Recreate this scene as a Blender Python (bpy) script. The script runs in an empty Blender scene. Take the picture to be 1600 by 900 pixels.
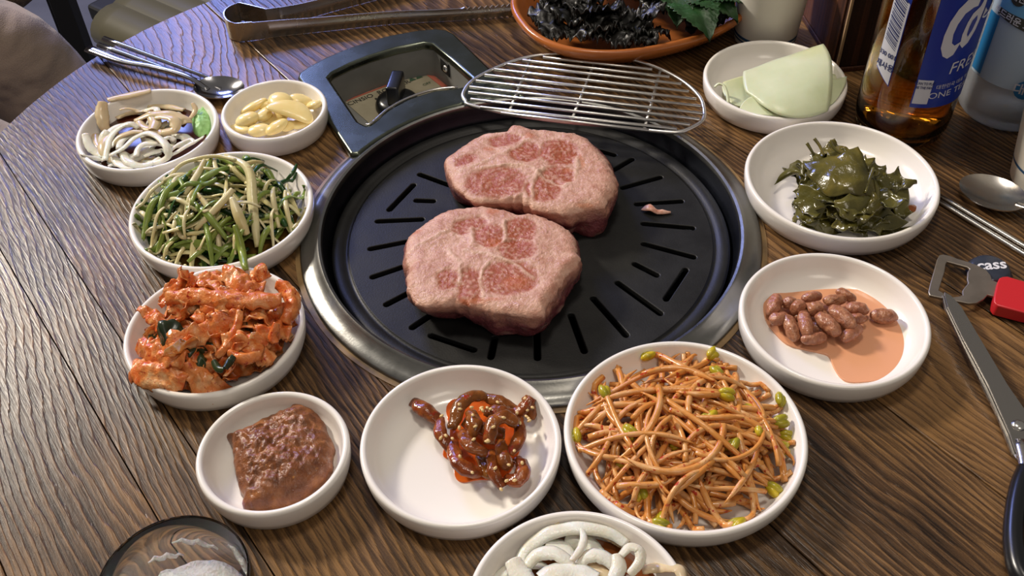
import bpy, bmesh, math, random
from math import sin, cos, pi, radians, sqrt, atan2, hypot
from mathutils import Vector, Matrix, noise
from mathutils.geometry import delaunay_2d_cdt

SC = bpy.context.scene
COL = SC.collection

# ------------------------------------------------------------------ camera
F_PX, PITCH, ROLL, HC = 1587.45, radians(45.005), radians(2.04), 0.417
cam = bpy.data.cameras.new('camera'); cam.sensor_width = 36; cam.lens = 36*F_PX/1600
cam.clip_start = .01
camo = bpy.data.objects.new('camera', cam); COL.objects.link(camo)
camo.matrix_world = Matrix.Translation((0, 0, HC)) @ Matrix.Rotation(pi/2-PITCH, 4, 'X') @ Matrix.Rotation(-ROLL, 4, 'Z')
SC.camera = camo
# ------------------------------------------------------------------ world, lights, exposure
W = bpy.data.worlds.new('world'); SC.world = W; W.use_nodes = True
W.node_tree.nodes['Background'].inputs[0].default_value = (.62, .57, .52, 1)
W.node_tree.nodes['Background'].inputs[1].default_value = .30
SC.view_settings.view_transform = 'Standard'; SC.view_settings.look = 'None'
SC.view_settings.exposure = -0.06; SC.view_settings.gamma = 1; SC.view_settings.use_curve_mapping = False
def area(name, loc, to, sx, sy, power, col):
    l = bpy.data.lights.new(name, 'AREA'); l.shape = 'RECTANGLE'; l.size = sx; l.size_y = sy; l.energy = power; l.color = col
    o = bpy.data.objects.new(name, l); COL.objects.link(o); o.location = loc
    o.rotation_euler = (Vector(to)-Vector(loc)).to_track_quat('-Z', 'Y').to_euler(); return o
area('overhead_light', (-2.15, 2.0, 1.75), (0, .45, 0), .36, .36, 104, (1, .90, .77))
area('overhead_light', (-.05, .62, 1.75), (0, .55, 0), .3, .3, 9, (1, .90, .78))  # unseen light, added to brighten the inside of the control box
area('overhead_light', (.5, -.7, 1.7), (0, .4, 0), .6, .6, 5, (1, .88, .74))
area('wall_screen', (-1.17, 3.0, 1.42), (-.2, .7, 0), .72, .62, 38, (.30, .38, 1))

# ------------------------------------------------------------------ helpers
def at(u, v, z=0.):
    """a spot on the horizontal plane at height z, from a measurement in the 1600x900 photograph"""
    a, b = u-800, -(v-450); c, s = cos(ROLL), sin(ROLL)
    X = (a*c+b*s)/F_PX; Y = (-a*s+b*c)/F_PX
    d = (X, cos(PITCH)+Y*sin(PITCH), -sin(PITCH)+Y*cos(PITCH))
    k = (z-HC)/d[2]
    return Vector((d[0]*k, d[1]*k, z))
POS = {}
def tag(o, label=None, cat=None, group=None, kind=None):
    if label: o['label'] = label
    if cat: o['category'] = cat
    if group: o['group'] = group
    if kind: o['kind'] = kind
    return o
def thing(name, label, cat, loc, group=None):
    o = bpy.data.objects.new(name, None); COL.objects.link(o); o.location = loc
    o.empty_display_size = .01; POS[o] = Vector(loc)
    return tag(o, label, cat, group)
def mk(name, verts, faces, mat, parent=None, origin=None, smooth=True, auto=None):
    """one mesh object; verts are in world metres"""
    org = POS[parent] if parent else Vector(origin if origin is not None else verts[0])
    me = bpy.data.meshes.new(name)
    me.from_pydata([Vector(v)-org for v in verts], [], faces)
    me.materials.append(mat)
    bm = bmesh.new(); bm.from_mesh(me); bmesh.ops.recalc_face_normals(bm, faces=bm.faces); bm.to_mesh(me); bm.free()
    if smooth:
        me.polygons.foreach_set('use_smooth', [True]*len(me.polygons))
        if auto is not None: me.set_sharp_from_angle(angle=radians(auto))
    o = bpy.data.objects.new(name, me); COL.objects.link(o)
    if parent: o.parent = parent
    else: o.location = org
    POS[o] = org
    return o
def join(*vf):
    V, F = [], []
    for v, f in vf:
        n = len(V); V += list(v); F += [tuple(i+n for i in q) for q in f]
    return V, F
def lathe(prof, c, seg=96, close=False):
    V, F = [], []; n = len(prof)
    for i in range(seg):
        a = 2*pi*i/seg
        for r, z in prof: V.append(Vector((c[0]+r*cos(a), c[1]+r*sin(a), c[2]+z)))
    for i in range(seg):
        j = (i+1) % seg
        for k in range(n if close else n-1):
            k2 = (k+1) % n
            F.append((i*n+k, j*n+k, j*n+k2, i*n+k2))
    if not close:
        for k in (0, n-1):
            if prof[k][0] < 1e-5: continue
    return V, F
def catmull(P, n):
    P = [Vector(p) for p in P]
    if len(P) < 3: 
        return [P[0].lerp(P[-1], i/(n-1)) for i in range(n)]
    Q = [2*P[0]-P[1]]+P+[2*P[-1]-P[-2]]; out = []
    m = len(P)-1
    for i in range(n):
        t = i/(n-1)*m; k = min(int(t), m-1); t -= k
        a, b, c, d = Q[k:k+4]
        out.append(.5*((2*b)+(c-a)*t+(2*a-5*b+4*c-d)*t*t+(3*b-a-3*c+d)*t**3))
    return out
def tube(path, rad, sides=8, flat=1.0, cap=True):
    """round section swept along path; rad a number or function of 0..1; flat squeezes it vertically"""
    n = len(path); V, F = [], []
    for i, p in enumerate(path):
        t = (path[min(i+1, n-1)]-path[max(i-1, 0)]).normalized()
        up = Vector((0, 0, 1)) if abs(t.z) < .92 else Vector((0, 1, 0))
        s = t.cross(up).normalized(); nn = s.cross(t)
        r = rad(i/(n-1)) if callable(rad) else rad
        for k in range(sides):
            a = 2*pi*k/sides
            V.append(p+s*(r*cos(a))+nn*(r*flat*sin(a)))
    for i in range(n-1):
        for k in range(sides):
            k2 = (k+1) % sides
            F.append((i*sides+k, i*sides+k2, (i+1)*sides+k2, (i+1)*sides+k))
    if cap:
        F.append(tuple(range(sides-1, -1, -1))); F.append(tuple((n-1)*sides+k for k in range(sides)))
    return V, F
def strip(path, width, thick=.0008, curl=0., roll=0., seed=0, amp=0., freq=60, m=4, twist=0.):
    """a thin band swept along path, bent across by curl, crumpled by amp: closed, with thickness"""
    n = len(path); T, B = [], []
    for i, p in enumerate(path):
        t = (path[min(i+1, n-1)]-path[max(i-1, 0)])
        t = t.normalized() if t.length > 1e-9 else Vector((1, 0, 0))
        up = Vector((0, 0, 1)) if abs(t.z) < .9 else Vector((0, 1, 0))
        s = t.cross(up).normalized(); nn = s.cross(t)
        q = i/(n-1); w = width(q) if callable(width) else width
        ro = roll+twist*q; s, nn = s*cos(ro)+nn*sin(ro), nn*cos(ro)-s*sin(ro)
        for j in range(m+1):
            a = j/m-.5
            o = p+s*(a*w)-nn*(curl*w*a*a*2)
            if amp:
                nz = noise.noise_vector(Vector((o.x*freq+seed*7.3, o.y*freq, o.z*freq)))
                o = o+nn*(nz.x*amp)+s*(nz.y*amp*.5)
            th = thick*.5*(1 if 0 < j < m else .5)
            T.append(o+nn*th); B.append(o-nn*th)
    V = T+B; F = []; k = m+1; off = n*k
    for i in range(n-1):
        for j in range(m):
            a, b, c, d = i*k+j, i*k+j+1, (i+1)*k+j+1, (i+1)*k+j
            F.append((a, b, c, d)); F.append((off+d, off+c, off+b, off+a))
        F.append((i*k, (i+1)*k, off+(i+1)*k, off+i*k))
        F.append((i*k+m, off+i*k+m, off+(i+1)*k+m, (i+1)*k+m))
    for j in range(m):
        F.append((j, off+j, off+j+1, j+1)); e = (n-1)*k
        F.append((e+j, e+j+1, off+e+j+1, off+e+j))
    return V, F
def bez(ctrl, n=14, m=14, thick=.0008, amp=0., freq=60, seed=0, frill=0., ffreq=0):
    """sheet through a 4x4 net of Bezier control points, crumpled, with thickness"""
    def B(t): return ((1-t)**3, 3*t*(1-t)**2, 3*t*t*(1-t), t**3)
    G = []
    for i in range(n+1):
        bu = B(i/n); row = []
        for j in range(m+1):
            bv = B(j/m); p = Vector((0, 0, 0))
            for a in range(4):
                for b in range(4): p += ctrl[a][b]*(bu[a]*bv[b])
            if amp:
                nz = noise.noise_vector(Vector((p.x*freq+seed*5.1, p.y*freq+seed, p.z*freq)))
                p += nz*amp
            e = max(abs(i/n-.5), abs(j/m-.5))*2
            if frill and e > .6:
                p.z += frill*(e-.6)/.4*sin(ffreq*(atan2(j/m-.5, i/n-.5))+seed)
            row.append(p)
        G.append(row)
    T, Bt = [], []
    for i in range(n+1):
        for j in range(m+1):
            du = G[min(i+1, n)][j]-G[max(i-1, 0)][j]; dv = G[i][min(j+1, m)]-G[i][max(j-1, 0)]
            nn = du.cross(dv); nn = nn.normalized() if nn.length > 1e-12 else Vector((0, 0, 1))
            T.append(G[i][j]+nn*thick/2); Bt.append(G[i][j]-nn*thick/2)
    V = T+Bt; k = m+1; off = len(T); F = []
    for i in range(n):
        for j in range(m):
            a, b, c, d = i*k+j, i*k+j+1, (i+1)*k+j+1, (i+1)*k+j
            F.append((a, b, c, d)); F.append((off+d, off+c, off+b, off+a))
        F.append((i*k, (i+1)*k, off+(i+1)*k, off+i*k)); F.append((i*k+m, off+i*k+m, off+(i+1)*k+m, (i+1)*k+m))
    for j in range(m):
        F.append((j, off+j, off+j+1, j+1)); e = n*k
        F.append((e+j, e+j+1, off+e+j+1, off+e+j))
    return V, F
def inside(p, poly):
    r = False; j = len(poly)-1
    for i in range(len(poly)):
        a, b = poly[i], poly[j]
        if (a[1] > p[1]) != (b[1] > p[1]) and p[0] < (b[0]-a[0])*(p[1]-a[1])/(b[1]-a[1])+a[0]: r = not r
        j = i
    return r
def slab(outer, holes, z0, z1, extra=[]):
    """flat plate with real holes: outline and holes are lists of (x, y)"""
    pts, edges, ln = [], [], []
    for loop in [outer]+list(holes):
        n0 = len(pts); m = len(loop)
        pts += [Vector((p[0], p[1])) for p in loop]; edges += [(n0+i, n0+(i+1) % m) for i in range(m)]
    pts += [Vector(e) for e in extra]
    v, e, f, _, _, _ = delaunay_2d_cdt(pts, edges, [], 0, 1e-7)
    tris = []
    for q in f:
        c = (sum(v[i].x for i in q)/len(q), sum(v[i].y for i in q)/len(q))
        if inside(c, outer) and not any(inside(c, h) for h in holes): tris.append(tuple(q))
    N = len(v); V = [Vector((a.x, a.y, z1)) for a in v]+[Vector((a.x, a.y, z0)) for a in v]
    F = [t for t in tris]+[tuple(N+i for i in reversed(t)) for t in tris]
    cnt = {}
    for t in tris:
        for i in range(len(t)):
            a, b = t[i], t[(i+1) % len(t)]; cnt[(a, b)] = 1
    for (a, b) in list(cnt):
        if (b, a) not in cnt: F.append((a, b, N+b, N+a))
    used = sorted({i for q in F for i in q}); mp = {u: i for i, u in enumerate(used)}
    return [V[u] for u in used], [tuple(mp[i] for i in q) for q in F]
def circle(cx, cy, r, n=64): return [(cx+r*cos(2*pi*i/n), cy+r*sin(2*pi*i/n)) for i in range(n)]
def rbox(c, sx, sy, sz, rz=0, bev=.0):
    bm = bmesh.new(); bmesh.ops.create_cube(bm, size=1)
    for v in bm.verts: v.co = Vector((v.co.x*sx, v.co.y*sy, v.co.z*sz))
    if bev: bmesh.ops.bevel(bm, geom=bm.edges[:], offset=bev, segments=3, profile=.6, affect='EDGES')
    R = Matrix.Rotation(rz, 3, 'Z'); V = [R @ v.co+Vector(c) for v in bm.verts]
    bm.verts.index_update(); F = [tuple(v.index for v in f.verts) for f in bm.faces]; bm.free(); return V, F
def blob(c, rx, ry, rz, rot=0, tilt=0, seed=0, amp=.0, freq=150, sub=3, fn=None):
    bm = bmesh.new(); bmesh.ops.create_icosphere(bm, subdivisions=sub, radius=1)
    R = Matrix.Rotation(rot, 3, 'Z') @ Matrix.Rotation(tilt, 3, 'Y'); V = []
    for v in bm.verts:
        p = Vector((v.co.x*rx, v.co.y*ry, v.co.z*rz))
        if fn: p = fn(p, v.co)
        if amp: p += v.co*noise.noise(p*freq+Vector((seed*3.7, seed, 0)))*amp
        V.append(R @ p+Vector(c))
    bm.verts.index_update(); F = [tuple(v.index for v in f.verts) for f in bm.faces]; bm.free(); return V, F
def bevel(o, w, seg=3, ang=30):
    m = o.modifiers.new('bevel', 'BEVEL'); m.width = w; m.segments = seg; m.limit_method = 'ANGLE'; m.angle_limit = radians(ang)
    return o

# ------------------------------------------------------------------ materials
def rgb(r, g, b):
    f = lambda c: (c/255/12.92) if c/255 <= .04045 else ((c/255+.055)/1.055)**2.4
    return (f(r), f(g), f(b), 1)
class NT:
    def __init__(s, name):
        s.m = bpy.data.materials.new(name); s.m.use_nodes = True; s.t = s.m.node_tree; s.b = s.t.nodes['Principled BSDF']
    def n(s, typ, **k):
        x = s.t.nodes.new(typ)
        for a, v in k.items():
            if a.startswith('i_'):
                key = a[2:]; key = int(key) if key.isdigit() else key.replace('_', ' ')
                s.put(x, key, v)
            else: setattr(x, a, v)
        return x
    def put(s, x, key, v):
        if isinstance(v, bpy.types.NodeSocket): s.t.links.new(v, x.inputs[key])
        else: x.inputs[key].default_value = v
    def math(s, op, a, b=0., c=0.):
        x = s.t.nodes.new('ShaderNodeMath'); x.operation = op
        for i, v in enumerate((a, b, c)): s.put(x, i, v)
        return x.outputs[0]
    def ramp(s, fac, stops, interp='LINEAR'):
        x = s.t.nodes.new('ShaderNodeValToRGB'); s.put(x, 0, fac); e = x.color_ramp.elements; x.color_ramp.interpolation = interp
        while len(e) < len(stops): e.new(.5)
        for q, (p, c) in zip(e, stops): q.position = p; q.color = c
        return x.outputs[0]
    def mix(s, fac, a, b, typ='MIX'):
        x = s.t.nodes.new('ShaderNodeMix'); x.data_type = 'RGBA'; x.blend_type = typ
        s.put(x, 0, fac); s.put(x, 6, a); s.put(x, 7, b); return x.outputs[2]
    def noise(s, vec, scale, detail=3, rough=.55, dist=0., w=None):
        x = s.t.nodes.new('ShaderNodeTexNoise'); 
        if w is not None: x.noise_dimensions = '4D'; s.put(x, 'W', w)
        if vec is not None: s.put(x, 'Vector', vec)
        s.put(x, 'Scale', scale); s.put(x, 'Detail', detail); s.put(x, 'Roughness', rough); s.put(x, 'Distortion', dist); return x.outputs[0]
    def bump(s, h, dist=.001, st=1.):
        x = s.t.nodes.new('ShaderNodeBump'); s.put(x, 'Height', h); s.put(x, 'Distance', dist); s.put(x, 'Strength', st); s.put(s.b, 'Normal', x.outputs[0]); return x
    def set(s, **k):
        for a, v in k.items(): s.put(s.b, a.replace('_', ' '), v)
        return s.m
def plain(name, c, rough=.4, metal=0, **k):
    t = NT(name); return t.set(Base_Color=c, Roughness=rough, Metallic=metal, **k)
def speck(name, stops, scale=200, rough=.35, bump=.0003, bscale=None, spots=None, sss=0, detail=4, dist=0, randw=True, rand=None, **k):
    """mottled natural material: noise ramp, per-object shift, optional sauce spots"""
    t = NT(name); tc = t.n('ShaderNodeTexCoord'); oi = t.n('ShaderNodeObjectInfo')
    w = t.math('MULTIPLY', oi.outputs['Random'], 40.)
    v = tc.outputs['Object']
    c = t.ramp(t.noise(v, scale, detail, .55, dist, w=w), stops)
    if rand:  # per-object tint
        c = t.mix(t.ramp(oi.outputs['Random'], [(0, (0, 0, 0, 1)), (1, (1, 1, 1, 1))]), c, t.mix(.5, c, rand))
    if spots:
        col, th, sc = spots
        f = t.ramp(t.noise(v, sc, 4, .6, 0, w=w), [(th, (0, 0, 0, 1)), (th+.07, (1, 1, 1, 1))]); c = t.mix(f, c, col)
    if bump: t.bump(t.noise(v, bscale or scale*2, 3, .6, 0, w=w), bump)
    t.set(Base_Color=c, Roughness=rough)
    if sss: t.set(Subsurface_Weight=sss, Subsurface_Scale=.004, Subsurface_Radius=(1, .5, .3))
    return t.set(**k)

def wood_mat(name, light, mid, dark, ring=75., relief=.0005, rough=.29):
    """brushed softwood: saw-profile growth rings wandering along the plank, fibres, knots, worn tan ridges"""
    t = NT(name); tc = t.n('ShaderNodeTexCoord'); oi = t.n('ShaderNodeObjectInfo')
    rnd = t.math('MULTIPLY', oi.outputs['Random'], 17.)
    mp = t.n('ShaderNodeMapping', i_Vector=tc.outputs['Object'], i_Rotation=(0, 0, radians(54.5)))
    sx = t.n('ShaderNodeSeparateXYZ', i_0=mp.outputs[0]); al, ac, zz = sx.outputs[0], sx.outputs[1], sx.outputs[2]
    # low-frequency wander, stretched along the grain (cathedral figure) 
    vw = t.n('ShaderNodeCombineXYZ', i_0=t.math('MULTIPLY', al, .36), i_1=ac, i_2=rnd)
    w1 = t.noise(vw.outputs[0], 6.2, 1, .4)
    vw2 = t.n('ShaderNodeCombineXYZ', i_0=t.math('MULTIPLY', al, .6), i_1=ac, i_2=rnd)
    w2 = t.noise(vw2.outputs[0], 38., 2, .5)
    vf0 = t.n('ShaderNodeCombineXYZ', i_0=t.math('MULTIPLY', al, .10), i_1=ac, i_2=rnd)
    jag = t.noise(vf0.outputs[0], 420., 3, .7)
    amt = t.math('ADD', .10, t.math('MULTIPLY', t.math('FRACT', t.math('MULTIPLY', oi.outputs['Random'], 7.31)), .22))
    pos = t.math('ADD', t.math('ADD', ac, t.math('MULTIPLY', w1, amt)), t.math('ADD', t.math('MULTIPLY', w2, .007), t.math('MULTIPLY', jag, .0035)))
    ph = t.math('FRACT', t.math('MULTIPLY', pos, ring*3.0))
    # earlywood/latewood profile
    prof = t.ramp(ph, [(0, (.0, .0, .0, 1)), (.22, (.2, .2, .2, 1)), (.55, (.6, .6, .6, 1)), (.82, (1, 1, 1, 1)), (.94, (.35, .35, .35, 1)), (1, (0, 0, 0, 1))])
    vf = t.n('ShaderNodeCombineXYZ', i_0=t.math('MULTIPLY', al, .035), i_1=ac, i_2=rnd)
    fib = t.noise(vf.outputs[0], 900., 3, .65)
    fine = t.noise(mp.outputs[0], 1400., 2, .6)
    big = t.noise(vw2.outputs[0], 9., 2, .5)
    k = t.math('ADD', t.math('MULTIPLY', prof, .25), t.math('ADD', t.math('MULTIPLY', fib, .68), t.math('ADD', t.math('MULTIPLY', fine, .22), t.math('MULTIPLY', t.math('SUBTRACT', big, .5), 1.0))))
    c = t.ramp(k, [(.34, dark), (.56, mid), (.78, light), (1.05 if False else 1., tuple(min(1, q*1.25) for q in light[:3])+(1,))])
    h = t.math('ADD', t.math('MULTIPLY', prof, .75), t.math('ADD', t.math('MULTIPLY', fib, .5), t.math('MULTIPLY', fine, .15)))
    t.bump(h, relief, .55)
    r = t.math('ADD', rough-.07, t.math('MULTIPLY', fib, .16))
    return t.set(Base_Color=c, Roughness=r, Specular_IOR_Level=.3)

M = {}
M['wood'] = wood_mat('brushed_wood', rgb(130, 97, 60), rgb(80, 58, 37), rgb(34, 24, 17))
M['woodbox'] = wood_mat('box_wood', rgb(120, 76, 52), rgb(80, 48, 33), rgb(40, 24, 18), ring=30, relief=.0004, rough=.5)
M['gap'] = plain('seam_dark', rgb(22, 14, 10), .8)
M['edge'] = speck('worn_wood_edge', [(.35, rgb(70, 52, 34)), (.65, rgb(150, 120, 74))], 40, .5, .0003)
M['dish'] = plain('white_melamine', rgb(240, 235, 228), .22, Coat_Weight=.3, Coat_Roughness=.08)
def metal(name, c, rough, sc=60, b=.00015):
    t = NT(name); tc = t.n('ShaderNodeTexCoord'); n1 = t.noise(tc.outputs['Object'], sc, 4, .6); n2 = t.noise(tc.outputs['Object'], sc*12, 2, .6)
    t.bump(t.math('ADD', n1, t.math('MULTIPLY', n2, .2)), b)
    return t.set(Base_Color=t.mix(n1, tuple(q*.72 for q in c[:3])+(1,), c), Metallic=1., Roughness=t.math('ADD', rough-.08, t.math('MULTIPLY', n1, .2)))
M['ring'] = metal('stained_steel', rgb(150, 150, 146), .3)
M['ringdark'] = metal('heat_darkened_steel', rgb(70, 74, 84), .34)
M['bezel'] = metal('aged_steel', rgb(110, 116, 104), .24, 40, .00005)
M['chrome'] = metal('polished_steel', rgb(232, 229, 224), .2, 30, .00004)
M['chopsteel'] = metal('shiny_cutlery_steel', rgb(176, 176, 180), .13, 30, .00003)
M['wire'] = metal('wire_steel', rgb(246, 244, 240), .3, 30, .00002)
M['steel'] = metal('dull_steel', rgb(205, 200, 192), .26, 60, .00006)
M['boxsteel'] = speck('galvanised_steel', [(.3, rgb(118, 118, 114)), (.7, rgb(140, 140, 136))], 30, .5, 0)
t = NT('seasoned_iron'); tc = t.n('ShaderNodeTexCoord'); n1 = t.noise(tc.outputs['Object'], 45, 5, .6); n2 = t.noise(tc.outputs['Object'], 900, 2, .6)
t.bump(n2, .00012, .8)
M['iron'] = t.set(Base_Color=t.ramp(n1, [(.3, rgb(20, 20, 20)), (.7, rgb(32, 32, 31))]), Roughness=t.math('ADD', .36, t.math('MULTIPLY', n1, .25)), Specular_IOR_Level=.32)
M['black'] = plain('black_plastic', rgb(18, 19, 22), .28)
M['soot'] = plain('soot_black', rgb(12, 12, 12), .6)

# ------------------------------------------------------------------ the table: planks with a real cut-out
RC = Vector((.0123, .467, 0)); RR = .1402      # roaster centre and outer radius
def table_outline():
    cx, cy, r = -.034, .503, .331; P = []
    for i in range(41):
        a = pi-(pi/2)*i/40; P.append((cx+r*cos(a), cy+r*sin(a)))
    for i in range(13):
        a = pi/2-(pi/2)*i/12; P.append((.62+.08*cos(a), .754+.08*sin(a)))
    for i in range(13):
        a = -(pi/2)*i/12; P.append((.62+.08*cos(a), .13+.08*sin(a)))
    for i in range(13):
        a = -pi/2-(pi/2)*i/12; P.append((cx-r+.08+.08*cos(a), .13+.08*sin(a)))
    return P
TO = table_outline()
ctrl_hole = [(-.094, .540), (-.141, .628), (-.126, .652), (-.084, .683), (-.045, .687), (-.016, .630), (.0, .600)]
def clip_half(poly, n, d, keep):
    out = []
    for i in range(len(poly)):
        a, b = poly[i], poly[(i+1) % len(poly)]
        da = (a[0]*n[0]+a[1]*n[1]-d)*keep; db = (b[0]*n[0]+b[1]*n[1]-d)*keep
        if da >= 0: out.append(a)
        if (da >= 0) != (db >= 0):
            t_ = da/(da-db); out.append((a[0]+(b[0]-a[0])*t_, a[1]+(b[1]-a[1])*t_))
    return out
def plank_mesh(poly, holes, z0, z1):
    pts, edges = [], []
    for loop in [poly]+holes:
        n0 = len(pts); m = len(loop); pts += [Vector(p) for p in loop]; edges += [(n0+i, n0+(i+1) % m) for i in range(m)]
    v, e, f, _, _, _ = delaunay_2d_cdt(pts, edges, [], 0, 1e-7); tris = []
    for q in f:
        c = (sum(v[i].x for i in q)/3, sum(v[i].y for i in q)/3)
        if inside(c, poly) and not any(inside(c, h) for h in holes): tris.append(tuple(q))
    N = len(v); V = [Vector((a.x, a.y, z1)) for a in v]+[Vector((a.x, a.y, z0)) for a in v]
    F = list(tris)+[tuple(N+i for i in reversed(q)) for q in tris]; es = {(q[i], q[(i+1) % 3]) for q in tris for i in range(3)}
    F += [(a, b, N+b, N+a) for a, b in es if (b, a) not in es]
    used = sorted({i for q in F for i in q}); mp = {u: i for i, u in enumerate(used)}
    return [V[u] for u in used], [tuple(mp[i] for i in q) for q in F]
table = thing('dining_table', 'brown brushed-wood restaurant table with a rounded corner and a roaster set in it', 'table', (.1, .45, -.74))
HOLES = [circle(RC.x, RC.y, RR-.006, 72), [tuple(p) for p in ctrl_hole]]
# the two cut-outs overlap: keep one for the bowl and one for the control box
nrm = (cos(radians(35.5)), sin(radians(35.5)))
seams = [-.35, -.249, -.151, -.052, .0155, .046, .1444, .2428, .341, .4396, .538, .6364, .735, .834, .93, 1.1]
for a, b in zip(seams[:-1], seams[1:]):
    poly = clip_half(clip_half(TO, nrm, a+.0003, 1), nrm, b-.0003, -1)
    if len(poly) < 3: continue
    V, F = plank_mesh(poly, HOLES, -.022, 0)
    # a board cut in two by the roaster is two pieces
    par_ = list(range(len(V)))
    def root_(i):
        while par_[i] != i: par_[i] = par_[par_[i]]; i = par_[i]
        return i
    for q in F:
        for i in q[1:]: par_[root_(i)] = root_(q[0])
    comps = {}
    for q in F: comps.setdefault(root_(q[0]), []).append(q)
    for FF in comps.values():
        us = sorted({i for q in FF for i in q}); m_ = {u: i for i, u in enumerate(us)}
        o = mk('plank', [V[u] for u in us], [tuple(m_[i] for i in q) for q in FF], M['wood'], table, smooth=False); bevel(o, .0006, 2, 60)
V, F = plank_mesh([(RCx*.999+.0001, y_*.999+.0005) for RCx, y_ in TO], HOLES, -.04, -.0225)
mk('table_core', V, F, M['gap'], table, smooth=False)
for x_, y_ in ((-.2, .2), (.5, .2), (.5, .72), (-.05, .74)):
    mk('leg', *rbox((x_, y_, -.39), .05, .05, .70, 0, .004), M['soot'], table, smooth=False)

# ------------------------------------------------------------------ roaster: ring, bowl, control box
roaster = thing('table_roaster', 'round steel barbecue roaster sunk in the table with a control box at its back left', 'grill', (RC.x, RC.y, -.05))
prof = [(.1402, .0005), (.1402, .0022), (.1392, .0034), (.136, .0043), (.1318, .0058), (.1298, .0084), (.1283, .0094), (.1268, .0088)]
ringp = prof+[(.1262, .006), (.128, .002), (.133, .0005)]
mk('rim_ring', *lathe(ringp, RC, 144, True), M['ring'], roaster, auto=40)
wall = [(.1268, .0082), (.1262, .002), (.1248, -.004), (.1225, -.0085), (.1225, -.011), (.11, -.03), (.06, -.046), (0.0001, -.048), (.0001, -.05), (.065, -.048), (.114, -.032), (.1275, -.01), (.1280, .006)]
mk('bowl', *lathe(wall, RC, 144), M['ringdark'], roaster, auto=50)
trim = [(.1432, .0), (.1432, .0006), (.1400, .0009), (.1400, .0)]
mk('seam_trim', *lathe(trim, RC, 144, True), M['edge'], roaster, auto=30)

def arcpts(c, r, a0, a1, n): return [(c[0]+r*cos(a0+(a1-a0)*i/n), c[1]+r*sin(a0+(a1-a0)*i/n)) for i in range(n+1)]
# bezel outline: back edge curve measured, front follows the ring
bo = [(-.1035, .5400), (-.1275, .590), (-.1500, .6340), (-.1500, .6395), (-.1440, .6480), (-.133, .659), (-.118, .6705), (-.102, .6800), (-.086, .6875), (-.066, .6930), (-.052, .6945), (-.0435, .6925), (-.037, .686), (-.0235, .6610), (-.010, .636), (.0150, .5985)]
a0 = atan2(.5985-RC.y, .0150-RC.x); a1 = atan2(.5400-RC.y, -.1035-RC.x)
bo = bo+arcpts(RC, .1325, a0-.02, a1+.02, 24)[1:-1]
bi = [(-.1275, .632), (-.125, .638), (-.113, .649), (-.100, .658), (-.080, .6685), (-.060, .6745), (-.0535, .6725), (-.040, .652), (-.0235, .6245), (-.0245, .616)]
bi2 = [(-.0335, .6130), (-.050, .6110), (-.068, .6020), (-.082, .5890), (-.0915, .5740), (-.0955, .5715), (-.101, .5760)]
inner = bi+bi2
V, F = slab(bo, [inner], .0008, .0075)
o = mk('control_bezel', V, F, M['bezel'], roaster, auto=40); bevel(o, .0032, 4, 40)
# raised lip on the opening's front edge
o = mk('opening_lip', *tube(catmull([Vector((p[0], p[1], .0078)) for p in bi2[:-1]], 30), .0009, 8), M['chrome'], roaster)
# walls and floor of the control box
DZ = -.0225
def off(poly, d):
    cx = sum(p[0] for p in poly)/len(poly); cy = sum(p[1] for p in poly)/len(poly)
    return [(p[0]+(p[0]-cx)/hypot(p[0]-cx, p[1]-cy)*d, p[1]+(p[1]-cy)/hypot(p[0]-cx, p[1]-cy)*d) for p in poly]
po, pn = off(inner, .0025), off(inner, .0010); n = len(po); V = []; F = []
for z in (.0012, DZ): V += [Vector((x, y, z)) for x, y in pn]
for z in (.0012, DZ): V += [Vector((x, y, z)) for x, y in po]
for i in range(n):
    j = (i+1) % n; F += [(i, j, n+j, n+i), (2*n+j, 2*n+i, 3*n+i, 3*n+j), (i, 2*n+i, 2*n+j, j)]
mk('box_wall', V, F, M['boxsteel'], roaster, auto=40)
V, F = slab(off(inner, .0025), [], DZ-.001, DZ); mk('box_floor', V, F, M['boxsteel'], roaster, smooth=False)
M['label'] = speck('aged_paper', [(.3, rgb(150, 142, 118)), (.7, rgb(178, 170, 146))], 60, .35, 0)
M['redline'] = plain('faded_red_print', rgb(186, 104, 84), .4)
M['ink'] = plain('dark_print', rgb(58, 58, 52), .5)
M['greenink'] = plain('green_print', rgb(64, 92, 68), .5)
# printed label on the floor of the box
LA, LB, LC, LD = at(537, 158, DZ), at(668, 109, DZ), at(705, 138, DZ), at(590, 205, DZ)
def lab(a, b, z=.0006): # a along the back edge 0..1, b towards the front
    p = LA.lerp(LB, a); q = LD.lerp(LD+(LC-LD), a); r_ = p.lerp(q, b); r_.z = DZ+z; return r_
ins = off(inner, -.0002)
lq = [lab(.0, .0, 0), lab(1., .0, 0), lab(1.0, 1., 0), lab(.0, 1.1, 0)]
V, F = slab([(p.x, p.y) for p in lq], [], DZ+.0002, DZ+.0005); lbl = mk('control_label', V, F, M['label'], roaster, smooth=False)
def quadpart(name, mat, par, P, z0, z1): 
    V, F = slab([(p.x, p.y) for p in P], [], z0, z1); return mk(name, V, F, mat, par, smooth=False)
quadpart('red_border', M['redline'], lbl, [lab(.02, .015), lab(.98, .015), lab(.98, .05), lab(.02, .05)], DZ+.0005, DZ+.0008)
quadpart('red_border', M['redline'], lbl, [lab(.93, .05), lab(.985, .05), lab(.985, .95), lab(.93, .95)], DZ+.0005, DZ+.0008)

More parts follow.
